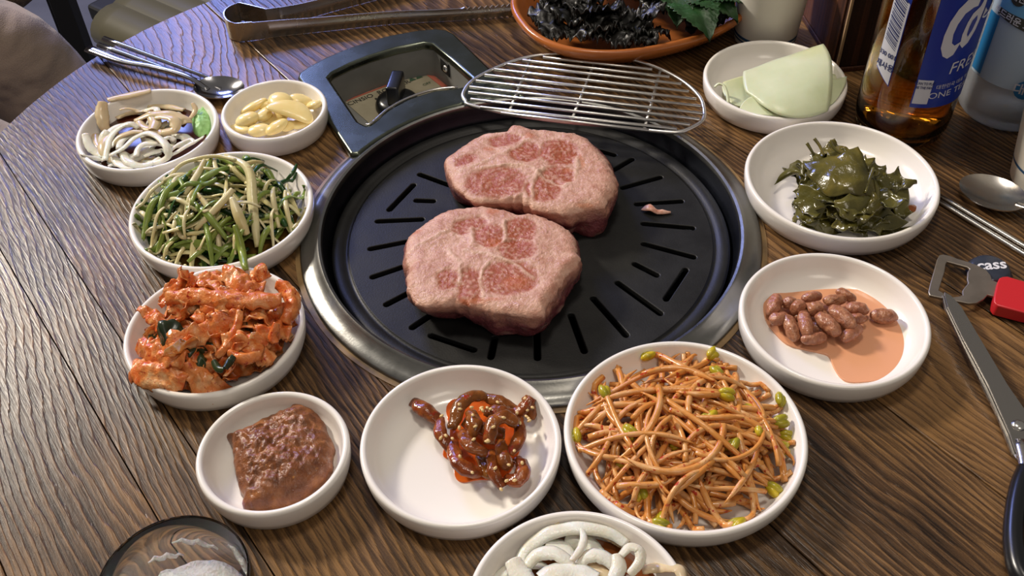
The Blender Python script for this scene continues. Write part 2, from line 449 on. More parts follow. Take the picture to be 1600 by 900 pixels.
def text_mesh(s, size, bold=False, shear=0., ext=0.):
    c = bpy.data.curves.new('t', 'FONT'); c.body = s; c.size = size; c.shear = shear; c.align_x = 'CENTER'; c.align_y = 'CENTER'
    if bold: c.offset = size*.022
    c.resolution_u = 3
    o = bpy.data.objects.new('t', c); COL.objects.link(o)
    bpy.context.view_layer.update()
    me = bpy.data.meshes.new_from_object(o.evaluated_get(bpy.context.evaluated_depsgraph_get()))
    V = [v.co.copy() for v in me.vertices]; F = [tuple(p.vertices) for p in me.polygons]
    bpy.data.objects.remove(o); bpy.data.curves.remove(c); bpy.data.meshes.remove(me)
    return V, F
def flat_text(name, s, size, org, ax, ay, mat, par, bold=False, shear=0.):
    V, F = text_mesh(s, size, bold, shear); ax = ax.normalized(); ay = ay.normalized()
    return mk(name, [org+ax*v.x+ay*v.y for v in V], F, mat, par, smooth=False)
ex = (LB-LA); ey = LA-LD
flat_text('lettering', 'CINSIO  ROASTER', .0066, lab(.36, .16, .0009), ex, ey, M['ink'], lbl)
flat_text('lettering', 'ROASTER', .0040, lab(.38, .31, .0009), ex, ey, M['ink'], lbl, True)
flat_text('lettering', '▲▲', .006, lab(.80, .16, .0009), ex, ey, M['greenink'], lbl, True)
flat_text('lettering', 'OFF', .004, lab(.84, .5, .0009), ex, ey, M['greenink'], lbl)
# knob: base disc, skirt and a standing grip
kc = at(621, 160, DZ+.004); knob = mk('control_knob', *lathe([(.0001, 0), (.0165, 0), (.0165, .003), (.0150, .0062), (.012, .0082), (.0001, .009)], Vector((kc.x, kc.y, DZ+.0006)), 48), M['black'], roaster, auto=40)
V, F = rbox((kc.x, kc.y, DZ+.0165), .0095, .024, .016, radians(-8), .002); mk('knob_grip', V, F, M['black'], knob, auto=40)
for u, v in ((587, 99), (697, 106)):
    p = at(u, v, -.006)
    mk('bracket', *rbox((p.x+.0005, p.y+.0015, -.006), .013, .004, .011, radians(22 if u < 600 else -60), .0006), M['soot'], roaster, smooth=False)
    mk('screw', *blob((p.x, p.y-.0012, -.006), .0024, .0022, .0030), M['chrome'], roaster)

# ------------------------------------------------------------------ grill plate with cut slots
plate = thing('grill_plate', 'round black cast-iron grill plate with a ring of cut slots', 'grill plate', (RC.x, RC.y, -.010))
PZ = -.0045
slots = [(-.0582, .5308, -.0387, .5186), (-.0622, .5199, -.0763, .4961), (-.0595, .5042, -.0487, .5030), (-.0830, .4852, -.0555, .4855), (-.0857, .4598, -.0641, .4650),
 (-.0826, .4349, -.0639, .4432), (-.0730, .4116, -.0566, .4230), (-.0571, .3927, -.0434, .4048), (-.0462, .3859, -.0225, .3742), (-.0106, .3823, -.0129, .3684), (.0132, .3950, .0126, .3665),
 (.0331, .3978, .0385, .3704), (.0468, .4106, .0627, .3811), (.0623, .4226, .0838, .3968), (.0740, .4380, .0857, .4279), (.1033, .4314, .0887, .4080), (.0814, .4554, .1097, .4422),
 (.0835, .4740, .1129, .4682), (.0814, .4928, .1096, .4941), (.0742, .5096, .0995, .5189), (.0832, .5389, .0702, .5284), (.0600, .5508, .0717, .5444), (.045, .549, .038, .536), (-.0150, .5560, -.009, .540), (-.037, .548, -.028, .535)]
def capsule(x0, y0, x1, y1, r, n=6):
    a = atan2(y1-y0, x1-x0); P = []
    for i in range(n+1): b = a-pi/2+pi*i/n; P.append((x1+r*cos(b), y1+r*sin(b)))
    for i in range(n+1): b = a+pi/2+pi*i/n; P.append((x0+r*cos(b), y0+r*sin(b)))
    return P
# soft dish-shaped centre disc, slots cut through
V, F = slab(circle(RC.x, RC.y, .1120, 120), [capsule(*s, .0019) for s in slots], PZ-.0035, PZ)
o = mk('slotted_disc', V, F, M['iron'], plate, auto=35); bevel(o, .0005, 2, 40)
rim = [(.1118, PZ-.0035), (.1118, PZ), (.1128, PZ-.0009), (.1140, PZ-.0010), (.1152, PZ+.0002), (.1180, PZ+.0010), (.1206, PZ+.0010), (.1220, PZ), (.1220, PZ-.0035)]
mk('plate_rim', *lathe(rim, RC, 144, True), M['iron'], plate, auto=60)

# ------------------------------------------------------------------ dishes
DH = .017
DISH = {}
def dish(key, x, y, r, label, d=DH, mat=None, lip=.0017):
    o_r = r
    P = [(0.0001, .0012), (r*.80, .0012), (r*.86, .0), (r*.89, .0003), (r*.945, .0022), (r*.985, .0075), (r-.0002, .0118)]
    P += [(r, d-.0018), (r-.0004, d-.0007), (r-.0012, d), (r-.0022, d), (r-.0032, d-.0006), (r-.0037, d-.0018)]
    P += [(r*.93-.002, d*.62), (r*.88-.002, d*.38), (r*.80-.002, .0042), (r*.73-.002, .0034), (.0001, .0032)]
    o = mk('side_dish', *lathe(P, Vector((x, y, 0)), 128), mat or M['dish'], None, (x, y, 0), auto=60)
    tag(o, label, 'dish', 'white side dishes on the table'); DISH[key] = (x, y, r); return o
def dsurf(key, x, y):
    cx, cy, r = DISH[key]; q = hypot(x-cx, y-cy)
    if q < r*.73: return .0033
    P = [(r*.73, .0034), (r*.80-.002, .0042), (r*.88-.002, DH*.38), (r*.93-.002, DH*.62), (r-.0035, DH), (r, DH+.0002)]
    for (a, za), (b, zb) in zip(P[:-1], P[1:]):
        if q <= b: return za+(zb-za)*(q-a)/(b-a) if b > a else zb
    return DH+.0003 if q < r+.002 else .0005
dish('kimchi', -.1619, .3781, .0485, 'white dish heaped with red cabbage kimchi')
dish('scallion', -.1760, .4795, .0558, 'white dish heaped with shredded green scallion salad')
dish('paste', -.1185, .2952, .0371, 'small white dish holding a lump of brown soybean paste')
dish('chili', -.0276, .2970, .0490, 'white dish with a small pile of dark red pickled chilies, mostly empty')
dish('sprout', .0815, .2983, .0588, 'large white dish full of orange seasoned bean sprouts')
dish('peanut', .1721, .3703, .0502, 'white dish with braised peanuts in a peach syrup')
dish('seaweed', .2057, .4871, .0586, 'large white dish with a pile of olive-green seaweed')
dish('radish', .1877, .5974, .0492, 'white dish holding folded pale green radish sheets')
dish('garlic', -.1582, .5816, .0361, 'small white dish full of sliced raw garlic')
dish('onion', -.2409, .5644, .0469, 'white dish with sliced onion, soy sauce and green wasabi, at the far left')
bc = at(901, 905, DH); DISH_B = (bc.x, bc.y)
dish('onion2', at(901, 900, DH).x, at(901, 794, DH).y-.0490, .0485, 'white dish with onion slices in soy sauce, cut off by the bottom edge')
def fix(key, P, rad=.001):
    """keep a path above the dish it lies in"""
    return [Vector((p.x, p.y, max(p.z, dsurf(key, p.x, p.y)+rad))) for p in P]

def puddle(name, key, outline, z, mat, label, cat, edge=.0006):
    o = mk(name, *slab(outline, [], dsurf(key, *outline[0])*0+.0030, z), mat, None, (DISH[key][0], DISH[key][1], .003)); bevel(o, edge, 3, 50)
    o.data.set_sharp_from_angle(angle=radians(50)); return tag(o, label, cat)
def smooth_loop(P, n=60):
    P = [Vector((p[0], p[1], 0)) for p in P]; m = len(P); out = []
    for i in range(n):
        t_ = i/n*m; k = int(t_); t_ -= k; a, b, c, d = P[(k-1) % m], P[k % m], P[(k+1) % m], P[(k+2) % m]
        q = .5*((2*b)+(c-a)*t_+(2*a-5*b+4*c-d)*t_*t_+(3*b-a-3*c+d)*t_**3); out.append((q.x, q.y))
    return out
exec_parts = []
# ------------------------------------------------------------------ pork steaks
def steak(label, top, bot, ztop, blobs, orange, seams_, name='pork_steak', seed=0, gloss=None):
    T = [at(u, v, ztop) for u, v in top]; B = [at(u, v, PZ) for u, v in bot]
    c = sum(T, Vector())/len(T); cb = Vector((c.x, c.y-.002, PZ))
    def rad_fn(P, cc, n=160):
        A = sorted([(atan2(p.y-cc.y, p.x-cc.x), hypot(p.x-cc.x, p.y-cc.y)) for p in P]); out = []
        for i in range(n):
            a = -pi+2*pi*i/n; prev = A[-1]; nx = A[0]
            for k in range(len(A)):
                if A[k][0] <= a: prev = A[k]
                if A[k][0] > a: nx = A[k]; break
            a_p, r_p = prev; a_n, r_n = nx
            if a_p > a: a_p -= 2*pi
            if a_n <= a: a_n += 2*pi
            t_ = (a-a_p)/max(a_n-a_p, 1e-6); out.append(r_p+(r_n-r_p)*t_)
        return out
    n = 220; rt = rad_fn(T, c, n); rb = rad_fn(B, cb, n)
    rt = [sum(rt[(i+k) % n]*w for k, w in ((-2, .1), (-1, .22), (0, .36), (1, .22), (2, .1)))+.0011*noise.noise(Vector((i*.35, seed, 1)))+.0007*noise.noise(Vector((i*.9, seed, 4))) for i in range(n)]
    rb = [sum(rb[(i+k) % n]*w for k, w in ((-2, .15), (-1, .2), (0, .3), (1, .2), (2, .15))) for i in range(n)]
    EL = []
    for (u, v, du, dv, rot) in blobs:
        p = at(u, v, ztop); EL.append((p.x, p.y, abs(at(u+du, v, ztop).x-p.x), abs(at(u, v+dv, ztop).y-p.y), radians(rot)))
    OR = []
    for (u, v, du, dv, rot) in orange:
        p = at(u, v, ztop); OR.append((p.x, p.y, abs(at(u+du, v, ztop).x-p.x), abs(at(u, v+dv, ztop).y-p.y), radians(rot)))
    def ell(E, x, y):
        dx, dy = x-E[0], y-E[1]; a, b = dx*cos(E[4])+dy*sin(E[4]), -dx*sin(E[4])+dy*cos(E[4]); return sqrt((a/E[2])**2+(b/E[3])**2)
    SE = [[at(u, v, ztop) for u, v in s_] for s_ in seams_]
    def segd(p, a, b):
        ab = b-a; t_ = max(0, min(1, (p-a).dot(ab)/ab.dot(ab))); return (p-a-ab*t_).length
    V = []; C = []; K = []
    mt = 46; ms = 16
    pale, pale2, sear, org, raw, fatc = rgb(220, 180, 160)[:3], rgb(188, 136, 116)[:3], rgb(164, 84, 50)[:3], rgb(196, 108, 54)[:3], rgb(122, 62, 66)[:3], rgb(226, 194, 172)[:3]
    mixc = lambda a, b, t_: tuple(a[i]+(b[i]-a[i])*t_ for i in range(3))
    ss = lambda e0, e1, x: (lambda q: q*q*(3-2*q))(max(0, min(1, (x-e0)/(e1-e0))))
    def colour(x, y):
        nz = noise.noise(Vector((x*160, y*160, seed))); nf = noise.noise(Vector((x*500, y*500, seed+3))); n3 = noise.noise(Vector((x*50, y*50, seed+9)))
        cc = mixc(pale, pale2, max(0, min(1, .42+.7*nz+.5*nf+.3*n3)))
        h = 0.
        wx, wy = x+.0016*nz, y+.0016*noise.noise(Vector((y*180, x*180, 5)))
        for E_ in EL:
            e = ell(E_, wx, wy); f_ = 1-ss(.92, 1.26, e); cc = mixc(cc, mixc(sear, pale, max(0, min(.55, .05+1.2*nf+.3*nz))), f_*.97); h -= .0007*f_
            rim_ = 1-abs(e-1.2)/.12; 
            if rim_ > 0: cc = mixc(cc, fatc, rim_*.28)
        for E_ in OR: f_ = 1-ss(.5, 1.2, ell(E_, wx, wy)); cc = mixc(cc, org, f_*.5)
        p = Vector((wx, wy, ztop))
        for s_ in SE:
            dd = min(segd(p, s_[i], s_[i+1]) for i in range(len(s_)-1)); f_ = 1-ss(.0002, .0020, dd); cc = mixc(cc, fatc, f_*.65); h += .0006*f_
        return cc, h+.0005*nz+.00025*nf+.0012*n3
    for j in range(mt):
        q = (j+.001)/(mt-1)
        for i in range(n):
            a = -pi+2*pi*i/n; r = rt[i]*q; x, y = c.x+r*cos(a), c.y+r*sin(a)
            cc, h = colour(x, y); edge = max(0, (q-.86)/.14); z = ztop+h*(1 if q < .95 else .5)-.0028*edge**2-.0012*(q**2)
            V.append(Vector((x, y, z))); C.append(cc)
    for j in range(1, ms+1):
        q = j/ms
        for i in range(n):
            a = -pi+2*pi*i/n
            # the two rims have different centres: blend in plan
            xt, yt = c.x+rt[i]*cos(a), c.y+rt[i]*sin(a); xb, yb = cb.x+rb[i]*cos(a), cb.y+rb[i]*sin(a)
            bul = .0022*sin(pi*q)+.0016*noise.noise(Vector((xt*90, yt*90, q*3+seed)))+.0007*noise.noise(Vector((xt*300, yt*300, q*9)))
            x, y = xt+(xb-xt)*q**1.3+bul*cos(a), yt+(yb-yt)*q**1.3+bul*sin(a)
            z0_ = ztop-.0040; z = z0_+(PZ+.0002-z0_)*q
            nz = noise.noise(Vector((x*140, y*140, z*200+seed))); side = mixc(pale2, raw, ss(.05, .45, q+.3*nz)); side = mixc(side, fatc, max(0, nz-.25)*.9)
            V.append(Vector((x, y, z))); C.append(side)
    F = []; rows = mt+ms
    for j in range(rows-1):
        for i in range(n):
            i2 = (i+1) % n; F.append((j*n+i, (j+1)*n+i, (j+1)*n+i2, j*n+i2))
    F.append(tuple((rows-1)*n+i for i in range(n)))
    o = mk(name, V, F, M['meat'], None, (c.x, c.y, PZ)); at_ = o.data.color_attributes.new('flesh', 'FLOAT_COLOR', 'POINT')
    at_.data.foreach_set('color', [q for cc in C for q in (*cc, 1)])
    return tag(o, label, 'meat')
t = NT('seared_pork'); a_ = t.n('ShaderNodeVertexColor', layer_name='flesh'); tc = t.n('ShaderNodeTexCoord')
n1 = t.noise(tc.outputs['Object'], 420, 4, .65); n2 = t.noise(tc.outputs['Object'], 90, 3, .5)
cc = t.mix(t.math('MULTIPLY', n1, .5), a_.outputs[0], t.mix(1., a_.outputs[0], rgb(214, 176, 150), 'MULTIPLY'))
t.bump(t.math('ADD', t.math('MULTIPLY', n1, .8), n2), .0014, .9)
M['meat'] = t.set(Base_Color=cc, Roughness=t.ramp(n2, [(.35, (.18,)*3+(1,)), (.6, (.42,)*3+(1,))]), Subsurface_Weight=.06, Subsurface_Scale=.002, Subsurface_Radius=(1, .4, .3), Specular_IOR_Level=.5)
def c2(L, s, ox, oy): return [(p[0]/s+ox, p[1]/s+oy) for p in L]
def e2(L, s, ox, oy): return [(p[0]/s+ox, p[1]/s+oy, p[2]/s, p[3]/s, p[4]) for p in L]
A = (4.09, 680, 170); B_ = (3.75, 620, 300)
steak('seared pork neck steak at the back of the plate, nearer the wire rack',
      c2([(60, 290), (130, 245), (200, 195), (330, 125), (400, 122), (470, 115), (485, 72), (560, 90), (600, 110), (700, 105), (800, 122), (900, 130), (960, 155), (1010, 205), (1060, 250), (1100, 310), (1140, 380), (1155, 440), (1145, 490), (1110, 540), (1085, 605), (1000, 600), (890, 625), (850, 645), (760, 640), (700, 625), (620, 600), (540, 560), (460, 570), (380, 565), (250, 570), (150, 500), (90, 385)], *A),
      c2([(75, 390), (95, 480), (150, 600), (290, 640), (400, 660), (540, 690), (700, 720), (830, 760), (890, 838), (1000, 832), (1065, 795), (1090, 700), (1130, 640), (1145, 520), (1140, 420), (1080, 330), (1000, 250), (900, 200), (700, 180), (500, 180), (330, 200), (200, 270), (100, 340)], *A), .0205,
      e2([(440, 190, 95, 36, 12), (575, 270, 100, 62, 10), (795, 275, 115, 82, 0), (790, 420, 105, 52, -20), (390, 460, 185, 88, 0), (690, 500, 110, 75, -20), (195, 318, 80, 26, 35)], *A),
      e2([(600, 170, 42, 20, 10), (930, 325, 18, 60, 0), (340, 247, 40, 18, 0), (960, 600, 60, 14, 0), (850, 390, 40, 16, 0)], *A),
      [c2([(300, 375), (480, 352), (620, 370), (700, 440), (820, 490), (890, 450), (905, 380), (905, 290)], *A), c2([(620, 560), (620, 450), (690, 370)], *A), c2([(150, 390), (300, 340), (480, 250), (600, 190)], *A)], seed=2)
steak('glistening pork neck steak at the front of the plate, nearer the chili dish',
      c2([(45, 330), (60, 260), (75, 220), (130, 180), (190, 140), (250, 100), (330, 75), (420, 65), (500, 55), (560, 65), (620, 75), (680, 95), (720, 112), (780, 95), (840, 115), (900, 140), (960, 165), (1010, 200), (1045, 250), (1050, 310), (1078, 370), (1030, 420), (975, 480), (950, 540), (890, 600), (860, 690), (780, 700), (700, 690), (600, 680), (520, 655), (495, 640), (430, 640), (340, 630), (250, 640), (150, 640), (90, 600), (60, 540), (72, 430)], *B_),
      c2([(60, 560), (110, 640), (180, 705), (230, 732), (380, 742), (445, 715), (460, 760), (520, 805), (580, 842), (650, 838), (730, 832), (750, 856), (860, 812), (920, 740), (960, 680), (1000, 600), (1040, 520), (1082, 430), (1060, 330), (1000, 260), (850, 200), (700, 160), (500, 120), (330, 140), (190, 210), (75, 300), (60, 430)], *B_), .0215,
      e2([(425, 190, 95, 45, 15), (545, 250, 85, 62, 5), (725, 220, 88, 72, 0), (710, 330, 105, 55, 0), (650, 495, 165, 92, 0), (430, 545, 75, 95, 0), (300, 505, 60, 55, 0)], *B_),
      e2([(560, 110, 50, 30, 0), (110, 215, 40, 20, 0), (690, 520, 90, 40, 0), (500, 620, 160, 14, 0), (560, 300, 60, 30, 0)], *B_),
      [c2([(400, 340), (520, 360), (620, 385), (720, 430), (800, 500)], *B_), c2([(500, 600), (490, 500), (530, 410)], *B_), c2([(300, 330), (370, 420), (370, 520)], *B_), c2([(440, 200), (440, 310)], *B_), c2([(632, 170), (632, 280)], *B_), c2([(60, 335), (300, 215)], *B_)], seed=7)
p = at(1028, 328, PZ)
o = mk('meat_scrap', *strip(catmull([at(1008, 322, PZ+.002), at(1018, 324, PZ+.004), at(1030, 330, PZ+.002), at(1048, 330, PZ+.0015)], 14), lambda q: .0065*(1-q)**.8+.0012, .0012, .5, .3, 3, .0015, 200), speck('scrap', [(.3, rgb(190, 120, 95)), (.7, rgb(225, 190, 170))], 200), None, p)
tag(o, 'tiny pale scrap of meat stuck on the black grill plate', 'meat')

# ------------------------------------------------------------------ wire rack
rack = thing('wire_rack', 'oval wire rack with thin chrome bars lying across the roaster edge', 'rack', at(910, 150, .010))
RZ = .0125
rp = [(724, 145), (727, 157), (737, 165), (801, 179), (869, 189), (970, 199), (1037, 206), (1062, 206), (1082, 199), (1098, 188), (1100, 172), (1092, 150), (1064, 125), (1020, 103), (970, 89), (916, 83.5), (862, 84), (818, 91), (778, 105), (740, 125)]
L_ = [at(u, v, RZ) for u, v in rp]; loop = []
m = len(L_)
for i in range(160):
    t_ = i/160*m; k = int(t_); t_ -= k; a, b, c, d = L_[(k-1) % m], L_[k % m], L_[(k+1) % m], L_[(k+2) % m]
    loop.append(.5*((2*b)+(c-a)*t_+(2*a-5*b+4*c-d)*t_*t_+(3*b-a-3*c+d)*t_**3))
mk('rim_wire', *tube(loop+[loop[0]], .0013, 10, cap=False), M['wire'], rack)
s_ = 2.963
bars = [(440, 265, 945, 322), (345, 280, 1025, 357), (275, 298, 1080, 390), (215, 322, 1115, 425), (170, 348, 1150, 460), (130, 375, 1170, 492), (100, 403, 1178, 525), (95, 428, 1165, 552), (105, 460, 1120, 577), (150, 497, 1060, 597), (245, 524, 930, 604)]
for x0, y0, x1, y1 in bars:
    a, b = at(x0/s_+700, y0/s_, RZ+.0012), at(x1/s_+700, y1/s_, RZ+.0012); mk('bar', *tube([a, a.lerp(b, .5), b], .00115, 8), M['wire'], rack)
for x0, y0, x1, y1 in [(385, 268, 280, 525), (695, 250, 570, 562), (982, 330, 910, 596)]:
    a, b = at(x0/s_+700, y0/s_, RZ-.0012), at(x1/s_+700, y1/s_, RZ-.0012); mk('cross_bar', *tube([a, a.lerp(b, .5), b], .0011, 8), M['wire'], rack)

# ------------------------------------------------------------------ tongs
tongs = thing('steel_tongs', 'long steel tongs lying on edge behind the roaster', 'tongs', at(600, 40, 0))
def band(path, h0, h1, th, teeth=None, z0=.0006):
    n = len(path); V = []; F = []
    for i, p in enumerate(path):
        t_ = (path[min(i+1, n-1)]-path[max(i-1, 0)]); t_.z = 0; t_.normalize(); s = Vector((t_.y, -t_.x, 0)); q = i/(n-1)
        h = h0(q) if callable(h0) else h0; rows = 7
        for k in range(rows):
            w = k/(rows-1); rib = .0012*max(0, 1-abs(w-.5)/.32) if (h1 and .12 < q < .97) else 0
            zz = z0+w*h
            if teeth and q > teeth and (k in (0, rows-1)): zz += (.0009 if k == 0 else -.0009)*(1 if int(i) % 2 else -1)
            for sg in (1, -1): V.append(p+s*(sg*th/2+rib)+Vector((0, 0, zz-p.z)))
    rows = 7
    for i in range(n-1):
        for k in range(rows-1):
            a = (i*rows+k)*2; b = ((i+1)*rows+k)*2
            F.append((a, b, b+2, a+2)); F.append((a+1, a+3, b+3, b+1))
        a = i*rows*2; b = (i+1)*rows*2; F.append((a, a+1, b+1, b)); a += (rows-1)*2; b += (rows-1)*2; F.append((a, b, b+1, a+1))
    for i in (0, n-1):
        for k in range(rows-1): a = (i*rows+k)*2; F.append((a, a+1, a+3, a+2))
    return V, F
P1 = [at(u, v, 0) for u, v in [(400, 63), (440, 57), (502, 50), (616, 38), (723, 32), (827, 24)]]
ctr = at(383, 49, 0); bend = []
for i in range(13):
    a = radians(-75)-radians(200)*i/12; bend.append(Vector((ctr.x+.0125*cos(a), ctr.y+.0155*sin(a), 0)))
P2 = [at(u, v, 0) for u, v in [(420, 42), (470, 32), (540, 13), (620, -8), (720, -32)]]
mk('spring_bend', *band(catmull([P1[0]]+bend[1:-1]+[P2[0]], 50), lambda q: .0175-.004*abs(q-.5), 0, .0009), M['steel'], tongs, auto=50)
mk('arm', *band(catmull(P1, 120), lambda q: .0150-.0050*min(1, q*1.4), 1, .0009, .80), M['steel'], tongs, auto=50)
mk('arm', *band(catmull(P2, 90), lambda q: .0150-.005*q, 1, .0009, .80), M['steel'], tongs, auto=50)

# ------------------------------------------------------------------ cutlery
def spoon(label, bowl_c, ang, bl, bw, handle, mat, group=None):
    """spoon: hollow oval bowl at bowl_c pointing along ang, handle path given"""
    sp = thing('spoon', label, 'spoon', bowl_c, group); nu, nv = 16, 28; V = []; F = []; d = Vector((cos(ang), sin(ang), 0)); s = Vector((-sin(ang), cos(ang), 0))
    for sgn in (0, 1):
        for i in range(nu+1):
            q = i/nu
            for j in range(nv):
                a = 2*pi*j/nv; rx = bl*(1+.10*cos(a)); p = bowl_c+d*(rx*q*cos(a))+s*(bw*q*sin(a)*(1+.08*cos(a)))
                V.append(Vector((p.x, p.y, bowl_c.z+.0006-sgn*.0008+(q*q)*.0048)))
    off_ = (nu+1)*nv
    for i in range(nu):
        for j in range(nv):
            j2 = (j+1) % nv; a, b, c, e = i*nv+j, i*nv+j2, (i+1)*nv+j2, (i+1)*nv+j; F += [(a, e, c, b), (off_+a, off_+b, off_+c, off_+e)]
    for j in range(nv): j2 = (j+1) % nv; a = nu*nv; F.append((a+j, off_+a+j, off_+a+j2, a+j2))
    mk('bowl', V, F, mat, sp, auto=60)
    mk('handle', *tube(catmull(handle, 30), lambda q: .0021+.0022*q**2, 10, .42), mat, sp); return sp
hb = at(1556, 305, .001)
spoon('round steel spoon at the right edge, beside the paper cup', at(1553, 312, .0012), radians(-38+180), .0205, .0165, [at(1588, 318, .0068), at(1615, 328, .0100), at(1660, 345, .010), at(1760, 392, .003)], M['chrome'])
def chopsticks(label, A_, B2, group=None, r0=.0016, r1=.0023, mat=None):
    dd = (B2-A_); o = thing('chopstick', label, 'chopstick', A_, group)
    mk('shaft', *tube([A_.lerp(B2, i/8) for i in range(9)], lambda q: r0+(r1-r0)*q, 8, .75), mat or M['chrome'], o); return o
chopsticks('steel chopstick running off the right edge, the nearer of two beside the seaweed dish', at(1462, 311, .0018), at(1680, 446, .0022))
chopsticks('steel chopstick running off the right edge, the farther of two beside the seaweed dish', at(1466, 304, .0018), at(1680, 432, .0022))
chopsticks('steel chopstick at the top left, farthest of the pair beside the spoon', at(352, 131, .0018), at(162, 60, .0085), r1=.0024, mat=M['chopsteel'])
chopsticks('steel chopstick at the top left, between its twin and the spoon', at(345, 139, .0018), at(154, 70, .0080), r1=.0024, mat=M['chopsteel'])
spoon('steel spoon at the top left lying with its handle over the table edge', at(348, 146, .0012), radians(165), .0190, .0140, [at(325, 140, .006), at(292, 119, .009), at(240, 104, .0085), at(190, 95, .0075), at(138, 76, .007)], M['chopsteel'])

# ------------------------------------------------------------------ opener, cap, scissors
cap = thing('crown_cap', 'dark blue crown bottle cap under the opener', 'cap', at(1548, 415, 0))
cc_ = at(1549, 416, .0055); cc_.z = 0; V = []; F = []; n = 84
pr = [(.0001, .0052), (.0088, .0052), (.0104, .0046), (.0116, .0025), (.0128, .0006), (.0126, .0004), (.0112, .0022), (.0098, .004), (.0001, .0044)]
V, F = lathe(pr, cc_, n)
for i in range(n):
    for k in range(3, 7):
        v = V[i*len(pr)+k]; a = 2*pi*i/n; s = 1+.035*cos(21*a)*(1 if k in (4, 5) else .5); v.x = cc_.x+(v.x-cc_.x)*s; v.y = cc_.y+(v.y-cc_.y)*s
capm = mk('cap_shell', V, F, speck('cap_paint', [(.3, rgb(56, 62, 76)), (.7, rgb(78, 84, 98))], 60, .28, .0001, Metallic=.5), cap, auto=50)
M['white'] = plain('white_print', rgb(225, 225, 230), .4)
ca = radians(3)
flat_text('lettering', 'cass', .0108, cc_+Vector((-.0002, .0012, .00535)), Vector((cos(ca), sin(ca), 0)), Vector((-sin(ca), cos(ca), 0)), M['white'], cap, True, .25)
op = thing('bottle_opener', 'flat steel bottle opener with a red plastic handle', 'opener', at(1520, 440, 0))
s2 = (6.0, 1420, 370)
OZ = .0062
oo = [at(u/6+1420, v/6+370, OZ) for u, v in [(285, 175), (320, 167), (380, 180), (460, 210), (560, 240), (640, 270), (720, 310), (765, 360), (780, 410), (820, 425), (880, 450), (860, 560), (800, 565), (740, 545), (700, 590), (640, 622), (560, 628), (480, 612), (400, 598), (300, 575), (195, 553), (182, 520), (200, 440), (235, 320), (262, 220)]]
hh = [at(u/6+1420, v/6+370, OZ) for u, v in [(358, 235), (450, 262), (545, 288), (570, 305), (550, 330), (545, 400), (555, 440), (520, 480), (500, 510), (505, 550), (470, 562), (400, 570), (330, 535), (280, 505), (300, 440), (335, 330), (345, 260)]]
V, F = slab([(p.x, p.y) for p in oo], [[(p.x, p.y) for p in hh]], .0047, .0066)
o = mk('opener_head', V, F, metal('gunmetal', rgb(166, 156, 144), .46, 90, .00005), op, auto=40); bevel(o, .0004, 2, 40)
rr = [at(u/6+1420, v/6+370, .009) for u, v in [(880, 378), (930, 375), (1080, 420), (1400, 510), (1800, 640), (1760, 860), (1080, 715), (830, 650), (795, 610), (800, 560), (830, 430), (845, 395)]]
V, F = slab([(p.x, p.y) for p in rr], [], .0015, .0095); o = mk('grip', V, F, plain('red_plastic', rgb(196, 34, 42), .35), op, auto=40); bevel(o, .0022, 4, 40)

sc = thing('kitchen_scissors', 'steel kitchen scissors with black handles, closed, at the right edge', 'scissors', at(1588, 662, 0))
bl1 = [at(u, v, .007) for u, v in [(1474, 461), (1484, 466), (1500, 482), (1540, 545), (1575, 600), (1612, 650), (1622, 690), (1604, 712), (1590, 700), (1580, 672), (1545, 600), (1505, 530), (1480, 482)]]
V, F = slab([(p.x, p.y) for p in bl1], [], .0074, .0088); M['blade'] = plain('blade_steel', rgb(176, 172, 166), .27, 1.)
def leanz(V, zl, zh):   # the tips rest on the opener, the bows on the table
    y0, y1 = at(1590, 690, .005).y, at(1476, 465, .005).y
    return [Vector((v.x, v.y, v.z+(zh-zl)*max(0, min(1, (v.y-y0)/(y1-y0)))+zl)) for v in V]
o = mk('blade', leanz(V, -.0040, .0005), F, M['blade'], sc, smooth=False)
bl2 = [at(u, v, .007) for u, v in [(1472, 462), (1480, 466), (1500, 500), (1535, 566), (1575, 640), (1600, 680), (1630, 700), (1605, 722), (1586, 702), (1560, 640), (1515, 556), (1476, 480)]]
V, F = slab([(p.x, p.y) for p in bl2], [], .0056, .0070); o = mk('blade', leanz(V, -.0040, .0005), F, M['blade'], sc, smooth=False)
pv = at(1592, 664, .0055); pv.z = .0048
mk('pivot_screw', *lathe([(.0001, .0018), (.0018, .0018), (.0032, .0010), (.0036, 0.), (.0036, -.002)], pv, 32), M['chrome'], sc, auto=60)
mk('tang', *tube(catmull([at(1598, 690, .004), at(1606, 725, .0045), at(1606, 750, .005)], 8), .0045, 10, .5), M['steel'], sc)
h1 = [at(u, v, .0065) for u, v in [(1604, 735), (1594, 760), (1586, 800), (1584, 850), (1596, 900), (1640, 940), (1690, 930), (1700, 880), (1680, 820), (1645, 770), (1612, 742)]]
mk('handle', *tube(catmull(h1, 60), .0046, 12, 1.1), M['black'], sc)
h2 = [at(u, v, .0065) for u, v in [(1618, 730), (1650, 748), (1700, 770), (1760, 790), (1790, 760), (1760, 715), (1700, 695), (1650, 700), (1622, 716)]]
mk('handle', *tube(catmull(h2, 60), .0046, 12, 1.1), M['black'], sc)
